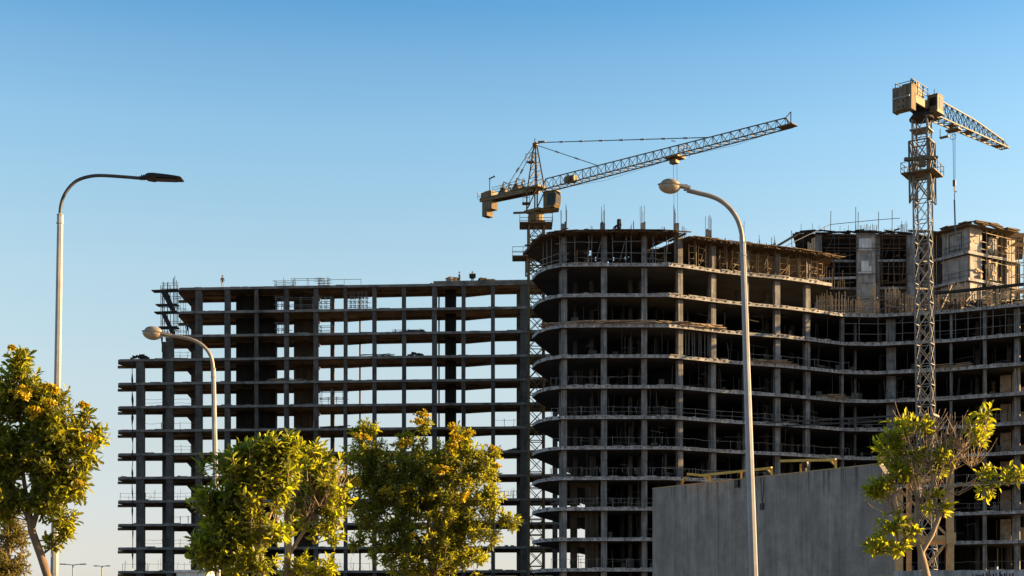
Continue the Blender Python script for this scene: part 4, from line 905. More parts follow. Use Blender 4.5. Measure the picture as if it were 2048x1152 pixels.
mb.tube([tq - ZV*.3 + s2*(.35*math.cos(a_) - .1) + ZV*(.3*math.sin(a_) - .6) for a_ in [i*.6 for i in range(11)]], .03, 5); mb.build('trolley', tn, C2)
hk = P(1914, 366, tq.y - 0); hk.x = tq.x + .05
mb = MB()
for d in (-.12, .12): mb.bar(tq + s2*d - ZV*.3, Vector((hk.x + d*.6, hk.y, hk.z + .3)), .045)
mb.build('hoist_rope', M['rope'], C2)
mb = MB(); hz = Vector(hk); mb.obox(hz + ZV*.0, u2*.1, s2*.15, ZV*.34); mb.tube([hz - ZV*.4, hz - ZV*.9, hz - ZV*1.05 + s2*.15, hz - ZV*.9 + s2*.25], .06, 6); hb = mb.build('hook_block', M['yellow'], C2)
mb = MB(); zb_ = P(0, 462, tq.y).z; pz = hz - ZV*1.05; mb.bar(pz, Vector((pz.x + .15, pz.y, zb_)), .07); mb.bar(pz - ZV*.8, pz - ZV*4.6 + Vector((.12,0,0)), .13); mb.build('hoist_sling', M['rope'], C2)
for y0, y1, a0 in ((846, 829, 1532), (852, 838, 1566)):
    mb = MB(); p, q = P(a0, y0, YR(a0) - .3), P(1846, y1, 150.8)
    mb.bar(p, q, .2, .16)
    for k in range(1, 10): c = p.lerp(q, k/10); mb.bar(c - ZV*.15, c + ZV*.3, .08) if k % 2 else None
    mb.build('tie_strut', M['steel_dark'], C2)
q = axis(832); mb = MB(); mb.obox(q, cu2*1.1, cv2*1.1, ZV*.1); mb.build('tie_collar', mg, C2)

# ------------------------------------------------------------------ street lamps
def street_lamp(label, Y, pole, rad, arm, ar, collar, polemat, armmat, n=8, group='large street lamps'):
    b = P(*pole[0], Y); b.z = 0
    T = thing('street_lamp', label, 'street lamp', b, group)
    top = P(*pole[1], Y); d = (top - P(*pole[0], Y)); base = P(*pole[0], Y); base = base - d*(base.z/d.z)
    T.location = base; ORG[T.name] = Vector(base)
    mb = MB(); mb.tube([base, base.lerp(top, .5), top], [rad[0], (rad[0]+rad[1])/2, rad[1]], n); mb.build('pole', polemat, T)
    mb = MB(); mb.tube([base + ZV*.0, base + ZV*.03], [.22, .22], 12); mb.build('base_plate', polemat, T)
    mb = MB(); dn = d.normalized(); r1 = rad[1]
    mb.tube([top - dn*collar, top - dn*(collar - .02), top - dn*(collar - .021), top - dn*.02, top, top + dn*.03], [r1*1.25, r1*1.25, r1*1.06, r1*1.06, r1*1.2, ar*1.05], n); mb.build('collar', polemat, T)
    pts = [P(a, b_, Y) for a, b_ in arm]; sm = []
    for i in range(len(pts) - 1):                          # Catmull-Rom through the arm points
        p0, p1, p2, p3 = pts[max(0, i-1)], pts[i], pts[i+1], pts[min(len(pts)-1, i+2)]
        for k in range(4):
            t = k/4; sm.append(.5*((2*p1) + (p2-p0)*t + (2*p0-5*p1+4*p2-p3)*t*t + (3*p1-p0-3*p2+p3)*t**3))
    sm.append(pts[-1])
    mb = MB(); mb.tube(sm, ar, 10); mb.build('arm', armmat, T, smooth=True)
    return T
L1 = street_lamp('tall lamp post with flat black head, standing behind the leftmost tree', 26, ((107,1240),(120.5,430)), (.078,.056), [(120.5,432),(121,416),(126,396),(137,377),(153,362),(174,354),(200,351),(245,353.5),(287,357)], .030, .16, M['galv_white'], M['arm_dark'])
def prof(mb, pts, Y, hw, bev=.02):
    n = len(pts); A = [P(a, b, Y) for a, b in pts]; c = sum(A, Vector())/n
    rings = [[c + (p - c)*.86 - Vector((0,hw,0)) for p in A], [p - Vector((0,hw - bev,0)) for p in A], [p + Vector((0,hw - bev,0)) for p in A], [c + (p - c)*.86 + Vector((0,hw,0)) for p in A]]
    fs = [tuple(range(n)), tuple(3*n + k for k in range(n-1,-1,-1))]
    for r in range(3):
        for k in range(n): fs.append((r*n+k, (r+1)*n+k, (r+1)*n+(k+1) % n, r*n+(k+1) % n))
    mb.add([v for r in rings for v in r], fs)
mb = MB(); prof(mb, [(294,352.5),(300,349.8),(310,349.6),(340,353),(362,356.4),(365.5,358.5),(364,360),(352,360),(310,358.5),(303,360),(292,358)], 26, .15)
hd = mb.build('lamp_head', M['led'], L1)
mb = MB(); prof(mb, [(278,353.8),(296,352.3),(296,359),(280,359.3)], 26, .05); 
for a in (283, 286.5, 289): p = P(a, 353, 26); mb.tube([p, p + ZV*.03], .012, 6)
mb.build('spigot', M['led'], hd)
mb = MB(); prof(mb, [(314,359.3),(352,360.6),(352,361.3),(314,360.2)], 26, .11, .01); mb.build('lens', M['glass'], hd)
def cobra(T, Y, c, ang, k):                                # head with a dusty bowl below and a domed lid above; k metres per lamp px
    ux = Vector((math.cos(ang), 0, math.sin(ang))); uz = Vector((-math.sin(ang), 0, math.cos(ang))); uy = Vector((0,1,0)); C = P(*c, Y); ax = (ux, uy, uz)
    mb = MB(); mb.ellipsoid(C, (24*k, 15*k, 2.6*k), 28, 8, 0, 0, 1, ax)
    mb.add([C + ux*a*k + uy*b*k + uz*z_*k for a, b, z_ in ((14,-9,3),(14,9,3),(14,9,-2),(14,-9,-2),(42,-3.5,1.5),(42,3.5,1.5),(42,3.5,-3.5),(42,-3.5,-3.5))], [(0,1,5,4),(1,2,6,5),(2,3,7,6),(3,0,4,7),(0,3,2,1),(4,5,6,7)])
    mb.obox(C + ux*33*k + uz*3*k, ux*3*k, uy*2*k, uz*1.2*k); mb.obox(C + ux*33*k - uz*5.2*k, ux*4*k, uy*3*k, uz*2.6*k)
    hd = mb.build('lamp_head', M['lamp_body'], T, smooth=False)
    mb = MB(); mb.ellipsoid(C + uz*1.6*k + ux*1.5*k, (19.5*k, 12.5*k, 11.5*k), 24, 8, 0, .5, 1, ax); mb.build('lid', M['lamp_body'], hd, smooth=True)
    mb = MB(); mb.ellipsoid(C - uz*1.2*k + ux*.5*k, (22.5*k, 14*k, 15.5*k), 24, 10, 0, 0, .5, ax); mb.build('bowl', M['lamp_bowl'], hd, smooth=True)
Y3 = 25
L3 = street_lamp('tallest grey lamp post on the right with rounded head, standing before the hoarding', Y3, ((1510,1240),(1485.5,487)), (.092,.050), [(1485,490),(1484,474),(1480,454),(1472,434),(1458,415),(1440,400.5),(1420,392),(1398,386.5),(1374,380.5)], .040, .22, M['galv_white'], M['arm'])
cobra(L3, Y3, (1339,370.5), R(-5), Y3/F)
Y2 = 33
L2 = street_lamp('shorter grey lamp post with rounded head rising behind the leafy tree', Y2, ((437,1240),(426.5,738)), (.085,.052), [(426.3,740),(425.5,728),(422,714),(414,700),(402,688.5),(386,680),(366,675),(345,672),(326,669.5)], .042, .2, M['galv'], M['arm'])
cobra(L2, Y2, (305,664.5), R(-7), .92*Y2/F)
def far_lamp(px, top, half, tilt, label, Y=230):
    b = P(px, top, Y); T = thing('street_lamp', label, 'street lamp', (b.x, b.y, 0), 'far twin arm street lamps')
    mb = MB(); mb.tube([(b.x, b.y, 0), (b.x, b.y, b.z)], [.16, .1], 8); mb.build('pole', M['galv'], T)
    for sg in (-1, 1):
        e = P(px + sg*half*.55, top - tilt, Y); mb = MB(); mb.tube([b, e], .07, 6); mb.build('arm', M['galv'], T)
        mb = MB(); f = P(px + sg*half, top - tilt*1.2, Y); mb.bar(e, f, .45, .16); mb.build('lamp_head', M['led'], T)
far_lamp(146, 1130, 26, 1.5, 'far twin arm street lamp nearest the leftmost tree', 225)
far_lamp(204, 1132.5, 16, .6, 'far twin arm street lamp near the left end of the see-through block', 245)

# ------------------------------------------------------------------ grey hoarding on a steel frame
HA, HB = XY(1305, 60), XY(1790, 49.6)
hd_ = (HB - HA).normalized(); hn = Vector((-hd_.y, hd_.x))  # points away from the viewer
if hn.y < 0: hn = -hn
LH = (HB - HA).length; zt, zb = 7.02, 3.05
H = thing('billboard', 'wide blank grey hoarding on a tan steel frame with yellow lamp arms along its top', 'billboard', (HB.x, HB.y, 0))
def HP(t, z, d=0): p = HA + hd_*t + hn*d; return Vector((p.x, p.y, z))
def tpx(px):                                               # distance along the panel seen at this column
    k = (px - 1024)/F; return (k*HA.y - HA.x)/(hd_.x - k*hd_.y)
outl = [(0, zb),(LH, zb),(LH, zt - .95),(LH - .72, zt),(0, zt)]
mb = MB(); n = len(outl)
mb.add([HP(t, z) for t, z in outl] + [HP(t, z, .28) for t, z in outl], [tuple(range(n)), tuple(range(2*n-1, n-1, -1))] + [(i, n+i, n+(i+1) % n, (i+1) % n) for i in range(n)])
mb.build('panel', M['panel'], H)
for t_ in (tpx(1437), tpx(1604)):
    mb = MB(); mb.bar(HP(t_, zb + .1, -.004), HP(t_, zt - .05, -.004), .03, .012, up=(0,1,0)); mb.build('sheet_seam', M['panel'], H)
mb = MB(); t_ = tpx(1525); mb.tube([HP(t_ - .07, zt, -.02), HP(t_ - .05, zt - .6, -.02), HP(t_, zt - 1.0, -.02), HP(t_ + .07, zt - .5, -.02), HP(t_ + .10, zt, -.02)], .012, 5)
mb.obox(HP(t_, zt - 1.14, -.03), Vector((hd_.x, hd_.y, 0))*.09, Vector((hn.x, hn.y, 0))*.02, ZV*.12); mb.build('hanging_cable', M['led'], H)
mb = MB(); mb.bar(HP(0, zt + .02, .14), HP(LH - .75, zt + .02, .14), .3, .035); mb.bar(HP(LH + .03, zb, .14), HP(LH + .03, zt - .97, .14), .32, .05, up=(0,1,0)); mb.bar(HP(0, zb + .0, -.02), HP(LH, zb + .0, -.02), .06, .08)
mb.build('edge_trim', M['frame'], H)
def post(pa, Y, ztop, wd=.18): 
    c = XY(pa, Y); mb = MB(); mb.box((c.x - wd/2, c.y - wd/2, 0), (c.x + wd/2, c.y + wd/2, ztop)); mb.build('post', M['frame'], H); return c
p1 = post(1797, 50.6, 5.9); p2 = post(1900, 50.0, 6.9, .22); p3 = post(1818, 53.0, 6.6, .16); p4 = post(1600, 56, 6.6); p5 = post(1400, 60, 6.6)
mb = MB()
for z in (4.4,): mb.bar((p1.x, p1.y, z), (p2.x, p2.y, z), .16, .2)
mb.build('cross_beam', M['frame'], H); mb = MB()
mb.bar((p3.x, p3.y, 6.5), (p2.x, p2.y, 6.75), .14, .16); mb.build('cross_beam', M['frame'], H); mb = MB(); mb.bar((p3.x, p3.y, 4.3), (p2.x, p2.y, 4.3), .1, .14)
mb.build('cross_beam', M['frame'], H)
mb = MB(); mb.bar((p2.x, p2.y, 4.4), (p1.x, p1.y, 2.2), .09); mb.bar((p2.x, p2.y, 4.4), (p1.x, p1.y, 6.2), .09); mb.obox((p2.x, p2.y - .13, 4.4), Vector((.16,0,0)), Vector((0,.02,0)), ZV*.2); mb.build('brace', M['frame'], H)
def arm_lamp(tp, z_up, to, dz, brk=True):                  # post on the panel top, long arm sweeping towards the viewer's left
    mb = MB(); a = HP(tp, zt + .02, .12); b = a + ZV*z_up; c = HP(tp - to, zt + z_up + dz, -.55)
    mb.bar(a, b, .075, up=(0,1,0)); mb.bar(b, c, .10, .09); mb.bar(a + ZV*(z_up - .22), b + (c - b).normalized()*.25, .05)
    mb.build('lamp_arm', M['lampyel'], H)
arm_lamp(tpx(1415), .26, .62, .12); arm_lamp(tpx(1361), .2, -.9, .02); arm_lamp(tpx(1539), .30, 3.3, -.05); arm_lamp(tpx(1667), .33, 2.1, .12); arm_lamp(tpx(1754), .25, -1.6, .0)
mb = MB()
for px, h in ((1598, .35), (1479, .3)): a = HP(tpx(px), zt, .1); mb.bar(a, a + ZV*h, .07, up=(0,1,0))
mb.bar(HP(tpx(1477), zt + .28, .0), HP(tpx(1492), zt + .32, .0), .06)
mb.build('bracket', M['lampyel'], H)
mb = MB(); mb.obox(HP(tpx(1477), zt - .16, -.08), Vector((hd_.x, hd_.y, 0))*.10, Vector((hn.x, hn.y, 0))*.06, ZV*.15); mb.build('floodlight', M['led'], H); mb = MB(); a = HP(tpx(1607), zt + .03, .1); mb.ellipsoid(a + ZV*.30, (.13,.13,.18), 10, 6); mb.tube([a, a + ZV*.2], .05, 6); mb.build('floodlight', M['led'], H)
# ------------------------------------------------------------------ low wall
mb = MB(); a, b = XY(1786, 46), XY(2200, 44.5); zt_ = P(0, 1140.5, 45).z
mb.bar((a.x, a.y, zt_/2), (b.x, b.y, zt_/2), .25, zt_); LWL = solo(mb, 'boundary_wall', M['lowwall'], 'long pale grey rendered wall at the foot of the hoarding', 'wall')
mb = MB()
for i in range(16):
    px = 1945 + i*5.2 + U(-1.5, 1.5); p = XY(px, 45.2 - (px-1786)*.0036); zt2 = zt_ - U(.02, .16); wd_ = U(.02, .06); zz = zt_ - .55 - U(0, .3)
    mb.box((p.x, p.y - .012, zz), (p.x + wd_, p.y - .004, zt2))
o_ = mb.build('paint_drips', M['darkstuff']); o_.parent = LWL; o_.matrix_parent_inverse = Matrix.Translation(-Vector(LWL.location))
# ------------------------------------------------------------------ site cabin roof by the left trees
SCN = thing('site_cabin', 'white flat roofed site cabin showing beside the leafy tree', 'cabin', (P(375, 0, 70).x, 71, 0))
p, q = XY(353, 70), XY(412, 70); zt_ = P(0, 1140, 70).z
mb = MB(); mb.box((p.x, 70, .4), (q.x, 72.4, zt_ - .12)); mb.build('body', M['white'], SCN)
mb = MB(); mb.box((p.x - .08, 69.9, zt_ - .118), (q.x + .08, 72.5, zt_)); mb.build('roof', M['white'], SCN)
mb = MB(); mb.box((p.x + .2, 69.97, 1.6), (p.x + .9, 69.998, zt_ - .7)); mb.build('window', M['glass'], SCN)
mb = MB()
for a in (p.x + .1, q.x - .3): mb.box((a, 70.1, 0), (a + .2, 72.3, .4))
mb.build('skid', M['darkstuff'], SCN)

# ------------------------------------------------------------------ people
def person(label, base, yaw, pose='stand', trousers='cloth_d'):
    J = {'pelvis':(0,0,.93,.125),'waist':(0,0,1.08,.12),'chest':(0,0,1.32,.145),'neck':(0,0,1.48,.055),'head':(0,.0,1.60,.085),'crown':(0,.0,1.72,.075),
         'shl':(-.18,0,1.40,.06),'ell':(-.25,.03,1.13,.045),'hal':(-.23,-.06,.90,.035),'shr':(.18,0,1.40,.06),'elr':(.25,.03,1.13,.045),'har':(.22,-.08,.92,.035),
         'hil':(-.1,0,.86,.09),'knl':(-.11,-.03,.48,.062),'anl':(-.11,.02,.08,.045),'tol':(-.12,-.17,.04,.035),'hir':(.1,0,.86,.09),'knr':(.11,-.02,.48,.062),'anr':(.12,.03,.08,.045),'tor':(.14,-.16,.04,.035)}
    if pose == 'hips': J['ell'] = (-.36,.06,1.15,.045); J['hal'] = (-.17,-.05,1.02,.035); J['elr'] = (.36,.06,1.15,.045); J['har'] = (.17,-.05,1.02,.035)
    if pose == 'bend':
        J.update({'waist':(.12,0,1.0,.12),'chest':(.36,0,1.14,.145),'neck':(.50,0,1.20,.055),'head':(.60,0,1.20,.085),'crown':(.70,0,1.16,.075),'shl':(.40,-.17,1.12,.06),'ell':(.50,-.2,.86,.045),'hal':(.62,-.14,.66,.035),'shr':(.40,.17,1.12,.06),'elr':(.50,.2,.86,.045),'har':(.64,.12,.66,.035),
                  'knl':(-.18,-.1,.48,.062),'anl':(-.30,-.1,.08,.045),'tol':(-.16,-.12,.04,.035),'knr':(.12,.1,.48,.062),'anr':(.06,.12,.08,.045),'tor':(.22,.13,.04,.035)})
    if pose == 'carry': J.update({'ell':(-.3,-.15,1.2,.045),'hal':(-.22,-.36,1.15,.035),'elr':(.3,-.15,1.2,.045),'har':(.22,-.36,1.15,.035)})
    names = list(J); E = [('pelvis','waist'),('waist','chest'),('chest','neck'),('neck','head'),('head','crown'),('chest','shl'),('shl','ell'),('ell','hal'),('chest','shr'),('shr','elr'),('elr','har'),('pelvis','hil'),('hil','knl'),('knl','anl'),('anl','tol'),('pelvis','hir'),('hir','knr'),('knr','anr'),('anr','tor')]
    me = bpy.data.meshes.new('person'); me.from_pydata([J[n][:3] for n in names], [(names.index(a), names.index(b)) for a, b in E], [])
    ob = bpy.data.objects.new('person_tmp', me); COL.objects.link(ob)
    sk = ob.modifiers.new('skin', 'SKIN'); ob.modifiers.new('sub', 'SUBSURF').render_levels = 1; ob.modifiers['sub'].levels = 1
    for i, n in enumerate(names):
        v = me.skin_vertices[0].data[i]; v.radius = (J[n][3], J[n][3]); v.use_root = (n == 'pelvis')
    dg = bpy.context.evaluated_depsgraph_get(); m2 = bpy.data.meshes.new_from_object(ob.evaluated_get(dg)); bpy.data.objects.remove(ob)
    m2.name = 'person'; m2.materials.clear()
    for x in ('cloth_d', trousers, 'skin'): m2.materials.append(M[x])
    hd_c = Vector(J['head'][:3])
    for p_ in m2.polygons:
        c = p_.center; p_.use_smooth = True
        near = (c - hd_c).length < .15 or min((c - Vector(J[h][:3])).length for h in ('hal','har')) < .07
        p_.material_index = 2 if near else (1 if c.z < .9 else 0)
    pb = bpy.data.objects.new('person', m2); COL.objects.link(pb); pb.location = base; pb.rotation_euler = (0, 0, yaw); ORG[pb.name] = Vector(base)
    tag(pb, label, 'person', 'workers on the unfinished floors')
    h = MB(); k = Vector(J['crown'][:3]); ax_ = (k - hd_c).normalized(); sx = ax_.orthogonal().normalized(); sy = ax_.cross(sx)
    h.ellipsoid(k - ax_*.03, (.125,.145,.11), 12, 6, 0, .5, 1, (sx, sy, ax_)); h.tube([k - ax_*.035, k - ax_*.02], .16, 12)
    ho = h.build('hard_hat', M['hat'], None, smooth=True); ho.parent = pb
    return pb
def at(v, z): return (v.x, v.y, z)
person('worker in sunlit trousers standing alone near the left end of the roof', at(PL(445, .8), Z0 + .002), .4, 'stand', 'cloth_o')
person('dark dressed worker with hands on hips on the terrace beside the zigzag stairs', at(PL(375, .9), LZ[2] + .002), .1, 'hips')
person('dark dressed worker standing right beside the plywood crate on the roof', at(PL(919, .9), Z0 + .002), 1.2)
person('dark dressed worker holding a wide bundle on the roof right of the crate', at(PL(945, .9), Z0 + .002), 0, 'carry')
c = PL(945, .55); mb = MB(); mb.obox((c.x, c.y, Z0 + 1.12), Vector((.44,0,0)), Vector((0,.12,0)), ZV*.28); mb.obox((c.x - .05, c.y, Z0 + .82), Vector((.36,0,0)), Vector((0,.1,0)), ZV*.06); solo(mb, 'bundle', M['darkstuff'], 'dark wide bundle held up by the roof worker', 'bundle')
person('dark dressed worker bending over beside the black column form', at(PR(1231, 1.2), ZC + .002), 0, 'bend')
person('dark dressed worker crouched low on the zigzag stair scaffold', at(PL(344, .75), LZ[2] + .002), .8, 'bend')

# ------------------------------------------------------------------ trees
def build_tree(name, label, Y, trunk, r0, lobes, leafmat_, barkmat, Llen, Lw, nl, flowers=(), fsz=.11, bare=(), droop=.35, rtip=.006, seed=1, group='trees along the street', zs=.8, upb=.5, tw=3, dens=1.0):
    rnd = random.Random(seed); U_ = rnd.uniform
    b = P(*trunk[0][0], Y); base = Vector((b.x, b.y, 0))
    T = thing(name, label, 'tree', base, group)
    nodes = []; par = []
    def addn(p, pa): nodes.append(Vector(p)); par.append(pa); return len(nodes) - 1
    addn(base, -1)
    for li, limb in enumerate(trunk):                      # first chain is the trunk, the others start at the nearest node
        pts = [P(*q[:2], Y) + Vector((0, (q[2] if len(q) > 2 else 0), 0)) for q in limb]
        pa = 0 if li == 0 else min(range(len(nodes)), key=lambda i: (nodes[i] - pts[0]).length)
        prev = pa
        for q in pts:
            seg_ = q - nodes[prev]; m_ = max(1, int(seg_.length/.16)); st = nodes[prev].copy(); dj = .0
            for k in range(1, m_ + 1):
                prev = addn(st + seg_*(k/m_) + Vector((U_(-.012,.012), U_(-.012,.012), 0)), prev)
    nst = len(nodes)
    tips = []
    for lb in lobes:
        px, py, rx, ry, n = lb[:5]; ins = .55*Llen*F/Y; rx = max(rx*.5, rx - ins); ry = max(ry*.5, ry - ins); py += .3*Llen*F/Y*upb; dz = lb[5] if len(lb) > 5 else 0.0
        c = P(px, py, Y) + Vector((0, dz, 0)); k = Y/F; rz = zs*(rx + ry)/2*k
        n = max(2, int(n*dens)); cl = []
        for _ in range(max(1, round(n/6))):               # sprays gather in clumps with gaps between them
            a_, b_ = U_(0, 6.283), U_(-1, 1); rr_ = U_(.45, 1.0)**.6; h_ = math.sqrt(1 - b_*b_); cl.append(Vector((math.cos(a_)*h_, math.sin(a_)*h_, b_))*rr_)
        for i_ in range(n):
            v = cl[i_ % len(cl)] + Vector((rnd.gauss(0, .24), rnd.gauss(0, .24), rnd.gauss(0, .24)))*(1.6 if rnd.random() < .08 else 1)
            tips.append((c + Vector((v.x*rx*k, v.y*rz, v.z*ry*k)), Vector((v.x, v.y, v.z)), 1))
    for px, py, rx, ry, n in bare:
        c = P(px, py, Y); k = Y/F
        for _ in range(n): tips.append((c + Vector((U_(-1,1)*rx*k, U_(-1,1)*rx*k*.7, U_(-1,1)*ry*k)), Vector((U_(-.5,.5), 0, 1)), 0))
    hub = nodes[min(nst - 1, len(nodes) - 1)]
    cen = nodes[nst//2]
    order = sorted(range(len(tips)), key=lambda i: min((tips[i][0] - nodes[j]).length for j in range(0, nst, 2)))
    used = [0]*len(nodes); leafnodes = []
    grid = {}
    for i in order:
        t, v, leafy = tips[i]
        best, bd = 0, 1e9
        for j in range(1, len(nodes)):
            d = t - nodes[j]; L_ = d.length
            c_ = L_ + (max(0, -d.z)*1.2) + (.12 if j >= nst and par[j] < nst else 0)
            if c_ < bd: bd = c_; best = j
        s0 = nodes[best]; d = t - s0; m_ = max(1, int(d.length/.14)); prev = best
        side = Vector((U_(-1,1), U_(-1,1), U_(-.3,.6)))*d.length*.12
        for k in range(1, m_ + 1):
            f = k/m_; prev = addn(s0 + d*f + side*math.sin(f*math.pi) + Vector((0,0,-d.length*.06*math.sin(f*math.pi))), prev)
        leafnodes.append((prev, v, leafy, d.normalized() if d.length > .01 else Vector((0,0,1))))
    cnt = [0]*len(nodes)
    for i, _, _, _ in leafnodes: cnt[i] += 1
    for i in range(len(nodes) - 1, 0, -1): cnt[par[i]] += cnt[i]
    tot = max(1, cnt[0]); rad = [max(rtip, r0*(c_/tot)**.5) for c_ in cnt]
    mb = MB(); ch = {}
    for i in range(1, len(nodes)): ch.setdefault(par[i], []).append(i)
    done = set()
    stack = [(0, -1)]
    while stack:                                            # one tapered tube per unbranched run, following the thickest child
        i, fr_ = stack.pop(); run = ([fr_] if fr_ >= 0 else []) + [i]
        while i in ch:
            cs2_ = sorted(ch[i], key=lambda k: -cnt[k]); 
            for k in cs2_[1:]: stack.append((k, i))
            i = cs2_[0]; run.append(i)
        if len(run) > 1:
            rr = [rad[k] for k in run]
            if fr_ >= 0: rr[0] = min(rr[0], rr[1]*1.3)
            mb.tube([nodes[k] for k in run], rr, 7 if rr[0] > .02 else 4, caps=False)
    lf = MB()
    def leaf(p, d, nrm, L_, w_, bend):
        sd_ = d.cross(nrm).normalized(); n2 = sd_.cross(d).normalized()
        a = p; m1 = p + d*L_*.35 - n2*bend*.08*L_; m2 = p + d*L_*.7 - n2*bend*.35*L_; tip = p + d*L_*.97 - n2*bend*.8*L_
        f = n2*w_*.22
        lf.add([a, m1 + sd_*w_*.42 + f, m1, m1 - sd_*w_*.42 + f, m2 + sd_*w_*.5 + f, m2, m2 - sd_*w_*.5 + f, tip],
               [(0,2,1),(0,3,2),(1,2,5,4),(2,3,6,5),(4,5,7),(5,6,7)])
    tws = MB()
    for i, v, leafy, bd_ in leafnodes:
        p = nodes[i]; ax = (bd_*.6 + v.normalized()*.5 + Vector((0,0,upb))).normalized()
        o1 = ax.orthogonal().normalized(); o2 = ax.cross(o1)
        if not leafy:
            for _ in range(tw):
                d = (ax + o1*U_(-.8,.8) + o2*U_(-.8,.8)).normalized(); q = p + d*U_(.12,.3); q2 = q + (d + Vector((0,0,.5)) + o1*U_(-.4,.4)).normalized()*U_(.06,.16)
                tws.tube([p, q, q2], [rtip, rtip*.8, rtip*.5], 4, caps=False)
            continue
        tl = U_(.10,.22)*(Llen/.15); n_ = max(4, int(nl*U_(.7, 1.25)))
        tws.tube([p - ax*.02, p + ax*tl], [rtip, rtip*.6], 4, caps=False)
        a0 = U_(0, 6.28)
        for k in range(n_):
            f = (k + .5)/n_; ang = a0 + k*2.4; tilt = R(28 + 62*(1-f)) + U_(-.25,.25)
            rad_ = o1*math.cos(ang) + o2*math.sin(ang); d = (ax*math.cos(tilt) + rad_*math.sin(tilt) + Vector((0,0,-droop*(1-f)*U_(.2,1)))).normalized()
            nr = (ax*math.sin(tilt) - rad_*math.cos(tilt)); nr = (nr + Vector((U_(-.5,.5), U_(-.5,.5), U_(-.5,.5)))).normalized()
            if abs(nr.dot(d)) > .95: nr = o1
            sz = U_(.45, 1.15); leaf(p + ax*tl*f, d, nr, Llen*sz, Lw*sz*U_(.85,1.15), U_(.1, droop*1.6))
    mb.add(tws.v, tws.f)
    mb.build('trunk', barkmat, T, smooth=True)
    lf.build('crown', leafmat_, T)
    for px, py, sz in flowers:
        c = P(px, py, Y) + Vector((0, -U_(.25,.5), 0)); fb = MB(); k = Y/F
        sz *= .82
        for _ in range(int(12 + sz*2.4)):
            p = c + Vector((rnd.gauss(0,.55)*sz*k, rnd.gauss(0,.5)*sz*k*.7, rnd.gauss(0,.42)*sz*k*.8)); d = (p - c + Vector((0,-.03,.05)) + Vector((U_(-.1,.1), U_(-.1,.1), U_(-.05,.1)))).normalized(); o1 = d.orthogonal().normalized(); o2 = d.cross(o1); L_ = U_(.03,.05)*fsz/.11
            ring = [p + d*L_ + (o1*math.cos(a*1.2566) + o2*math.sin(a*1.2566))*L_*.62 for a in range(5)]; tip = [p + d*L_*1.15 + (o1*math.cos((a+.5)*1.2566) + o2*math.sin((a+.5)*1.2566))*L_*.9 for a in range(5)]
            fb.add([p] + ring + tip, [(0, 1+a, 1+(a+1) % 5) for a in range(5)] + [(1+a, 6+a, 1+(a+1) % 5) for a in range(5)])
        fb.build('flower_cluster', M['petal'], T)
    return T
build_tree('flowering_tree', 'tall yellow flowered tree at the left edge before the black headed lamp post', 17,
    [[(112,1250),(98,1160),(84,1112),(66,1062),(55,1010),(46,950),(40,880),(38,800)], [(84,1112),(60,1075),(52,1040),(52,1000)], [(66,1062),(78,1000),(96,930),(118,860)], [(55,1010),(20,960),(5,900)]], .050,
    [(36,735,16,34,30),(40,785,40,40,75),(25,850,55,50,120),(90,835,50,45,95),(118,870,42,48,85),(55,920,62,48,120),(115,940,48,50,95),(10,930,34,70,90),(150,960,28,30,30),(30,985,45,45,50),(95,990,50,35,40),(20,1020,34,30,26),(60,1000,40,30,26),(125,1045,22,30,14),(100,1085,18,20,8),(180,840,14,16,8),(186,880,18,20,14),(165,905,20,22,14),(118,1060,20,32,16),(140,1000,25,25,16),(20,990,40,26,30)],
    M['leaf_b'], M['bark_dark'], .125, .038, 13, [(60,793,13),(72,806,9),(88,832,14),(112,785,7),(125,792,8),(192,825,8),(193,886,10),(178,978,7),(120,818,6),(47,712,4)], .10, (), .22, .005, 11, dens=.95)
build_tree('dry_tree', 'thin brownish leaved tree low in the bottom left corner', 22, [[(10,1250),(14,1180),(18,1120),(16,1070)]], .04,
    [(14,1100,34,70,110),(25,1060,26,36,50),(5,1150,40,40,60)], M['leaf_d'], M['bark_dark'], .10, .026, 11, (), .1, (), .4, .005, 12, dens=1.3)
build_tree('leafy_tree', 'round dark leafy tree with pale straight trunk before the shorter lamp post', 20,
    [[(526,1250),(523,1152),(521,1080),(524,1030),(520,960)], [(522,1120),(495,1075),(470,1040)], [(521,1080),(545,1020),(550,960),(540,920)], [(523,1140),(490,1110),(450,1090)]], .05,
    [(520,925,55,42,80),(560,905,48,28,55),(465,965,48,52,85),(440,1020,38,50,70),(470,1060,56,56,110),(440,1110,48,42,70),(520,990,55,50,80),(480,1130,55,35,60),(570,960,40,36,45),(540,1050,36,40,20),(400,1115,14,12,6),(405,950,12,10,4)],
    M['leaf_a'], M['bark'], .155, .054, 12, (), .1, [(525,1040,32,45,14)], .15, .006, 13, upb=.9, dens=.88)
build_tree('leafy_tree', 'bright leafy tree with bare grey trunk, second from the shorter lamp post', 21.5,
    [[(580,1250),(577,1152),(576,1080),(584,1020),(596,960)], [(577,1110),(610,1060),(632,1010)], [(580,1060),(612,1000),(640,960)], [(577,1150),(560,1120)]], .058,
    [(600,928,50,36,60),(640,948,42,36,54),(658,985,36,40,46),(600,965,48,34,44),(615,1030,44,34,30),(585,1000,30,40,24),(660,1040,24,36,24),(645,1075,30,28,22),(625,1010,30,26,12),(610,1140,44,24,34),(645,1130,22,26,14),(672,960,10,22,6)],
    M['leaf_c'], M['bark'], .15, .050, 11, (), .1, [(620,1010,48,40,26),(650,1000,30,40,12)], .15, .006, 14, upb=.9, tw=4, dens=.85)
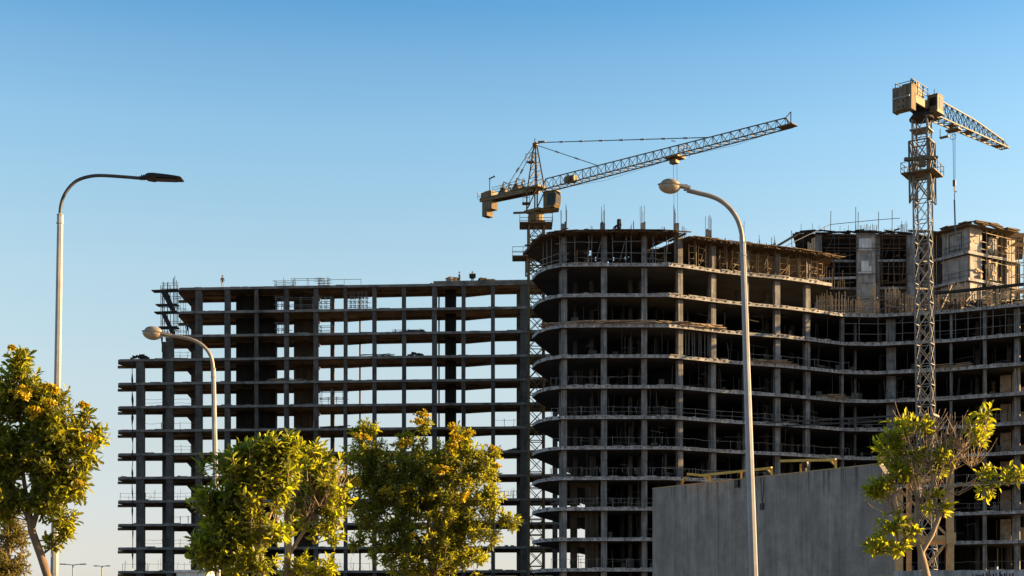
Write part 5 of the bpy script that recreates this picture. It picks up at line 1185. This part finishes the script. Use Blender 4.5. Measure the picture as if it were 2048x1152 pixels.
build_tree('flowering_tree', 'broad yellow flowered tree in front of the see-through block', 26,
    [[(872,1260),(868,1160),(862,1090),(856,1020),(850,940),(846,880)], [(864,1110),(820,1060),(780,1000),(748,930),(735,880)], [(860,1080),(905,1020),(915,950),(912,890)], [(856,1060),(930,1040),(985,1050),(1015,1040)], [(864,1120),(800,1100),(745,1085)]], .075,
    [(733,865,22,30,34),(738,905,28,30,50),(715,945,38,34,64),(700,985,28,30,34),(765,955,46,44,90),(735,1000,44,40,70),(845,852,17,16,16),(843,888,10,16,5),(818,885,22,20,22),(915,880,26,28,40),(905,925,60,36,120),(840,930,60,34,110),(820,985,70,44,150),(900,990,70,50,170),(965,940,24,36,46),(975,990,22,36,44),(870,1055,90,52,230),(950,1050,42,46,90),(1010,1045,20,16,20),(990,1080,18,20,12),(800,1030,46,40,70),(760,1040,44,40,64),(790,1090,44,40,60),(850,1120,85,40,190),(930,1110,42,36,60),(720,1085,18,15,14),(765,1060,26,22,12),(990,905,8,14,6),(940,880,10,14,9)],
    M['leaf_b'], M['bark_dark'], .125, .037, 15, [(848,838,12),(838,850,9),(718,880,8),(738,882,6),(905,862,8),(915,884,14),(905,900,9),(940,872,7),(985,903,8),(993,938,6),(885,944,14),(876,948,9),(936,968,10),(930,996,11),(776,986,11),(800,990,14),(812,984,8),(716,966,9),(720,974,6),(790,938,7),(805,895,9),(820,890,8),(830,1075,5),(895,1140,14)], .11, (), .2, .005, 15, upb=.7, dens=.9)
build_tree('sparse_tree', 'sparse half bare tree with twisted limbs at the right before the tan frame', 18,
    [[(1866,1270),(1856,1160),(1846,1118),(1838,1088)], [(1838,1088),(1828,1050),(1834,1000),(1822,950),(1812,900),(1806,860)], [(1842,1105),(1862,1070),(1878,1030),(1892,985),(1905,940),(1925,905),(1950,880),(1972,850)], [(1834,1075),(1808,1050),(1790,1020),(1770,985)], [(1878,1030),(1868,985),(1860,930),(1850,880)], [(1905,975),(1940,965),(1980,966),(2030,964)], [(1836,1090),(1800,1085),(1770,1085)]], .048,
    [(1816,850,26,15,9),(1852,862,22,14,6),(1795,880,20,22,12),(1780,908,20,26,12),(1812,915,26,26,14),(1800,950,28,22,13),(1762,975,27,30,26),(1835,945,20,20,5),(1877,905,18,22,9),(1882,945,18,22,8),(1905,930,12,14,3),(1973,845,13,20,9),(1962,888,15,12,6),(1938,860,12,10,4),(1950,945,10,16,5),(1990,965,18,14,8),(2026,964,22,16,12),(1872,1010,18,16,5),(1890,1030,16,14,6),(1780,1050,24,18,14),(1812,1066,16,16,7),(1765,1080,14,16,6),(1762,1103,18,11,11),(1803,1097,16,16,7),(1850,985,18,16,6)],
    M['leaf_c'], M['bark'], .14, .043, 10, (), .1, [(1840,895,32,40,16),(1895,900,34,36,16),(1925,905,28,32,18),(1870,960,44,44,18),(1860,1010,40,34,10),(1820,1000,22,40,14),(1780,1000,16,30,8)], .15, .0055, 16, upb=.7, tw=3, dens=1.05)
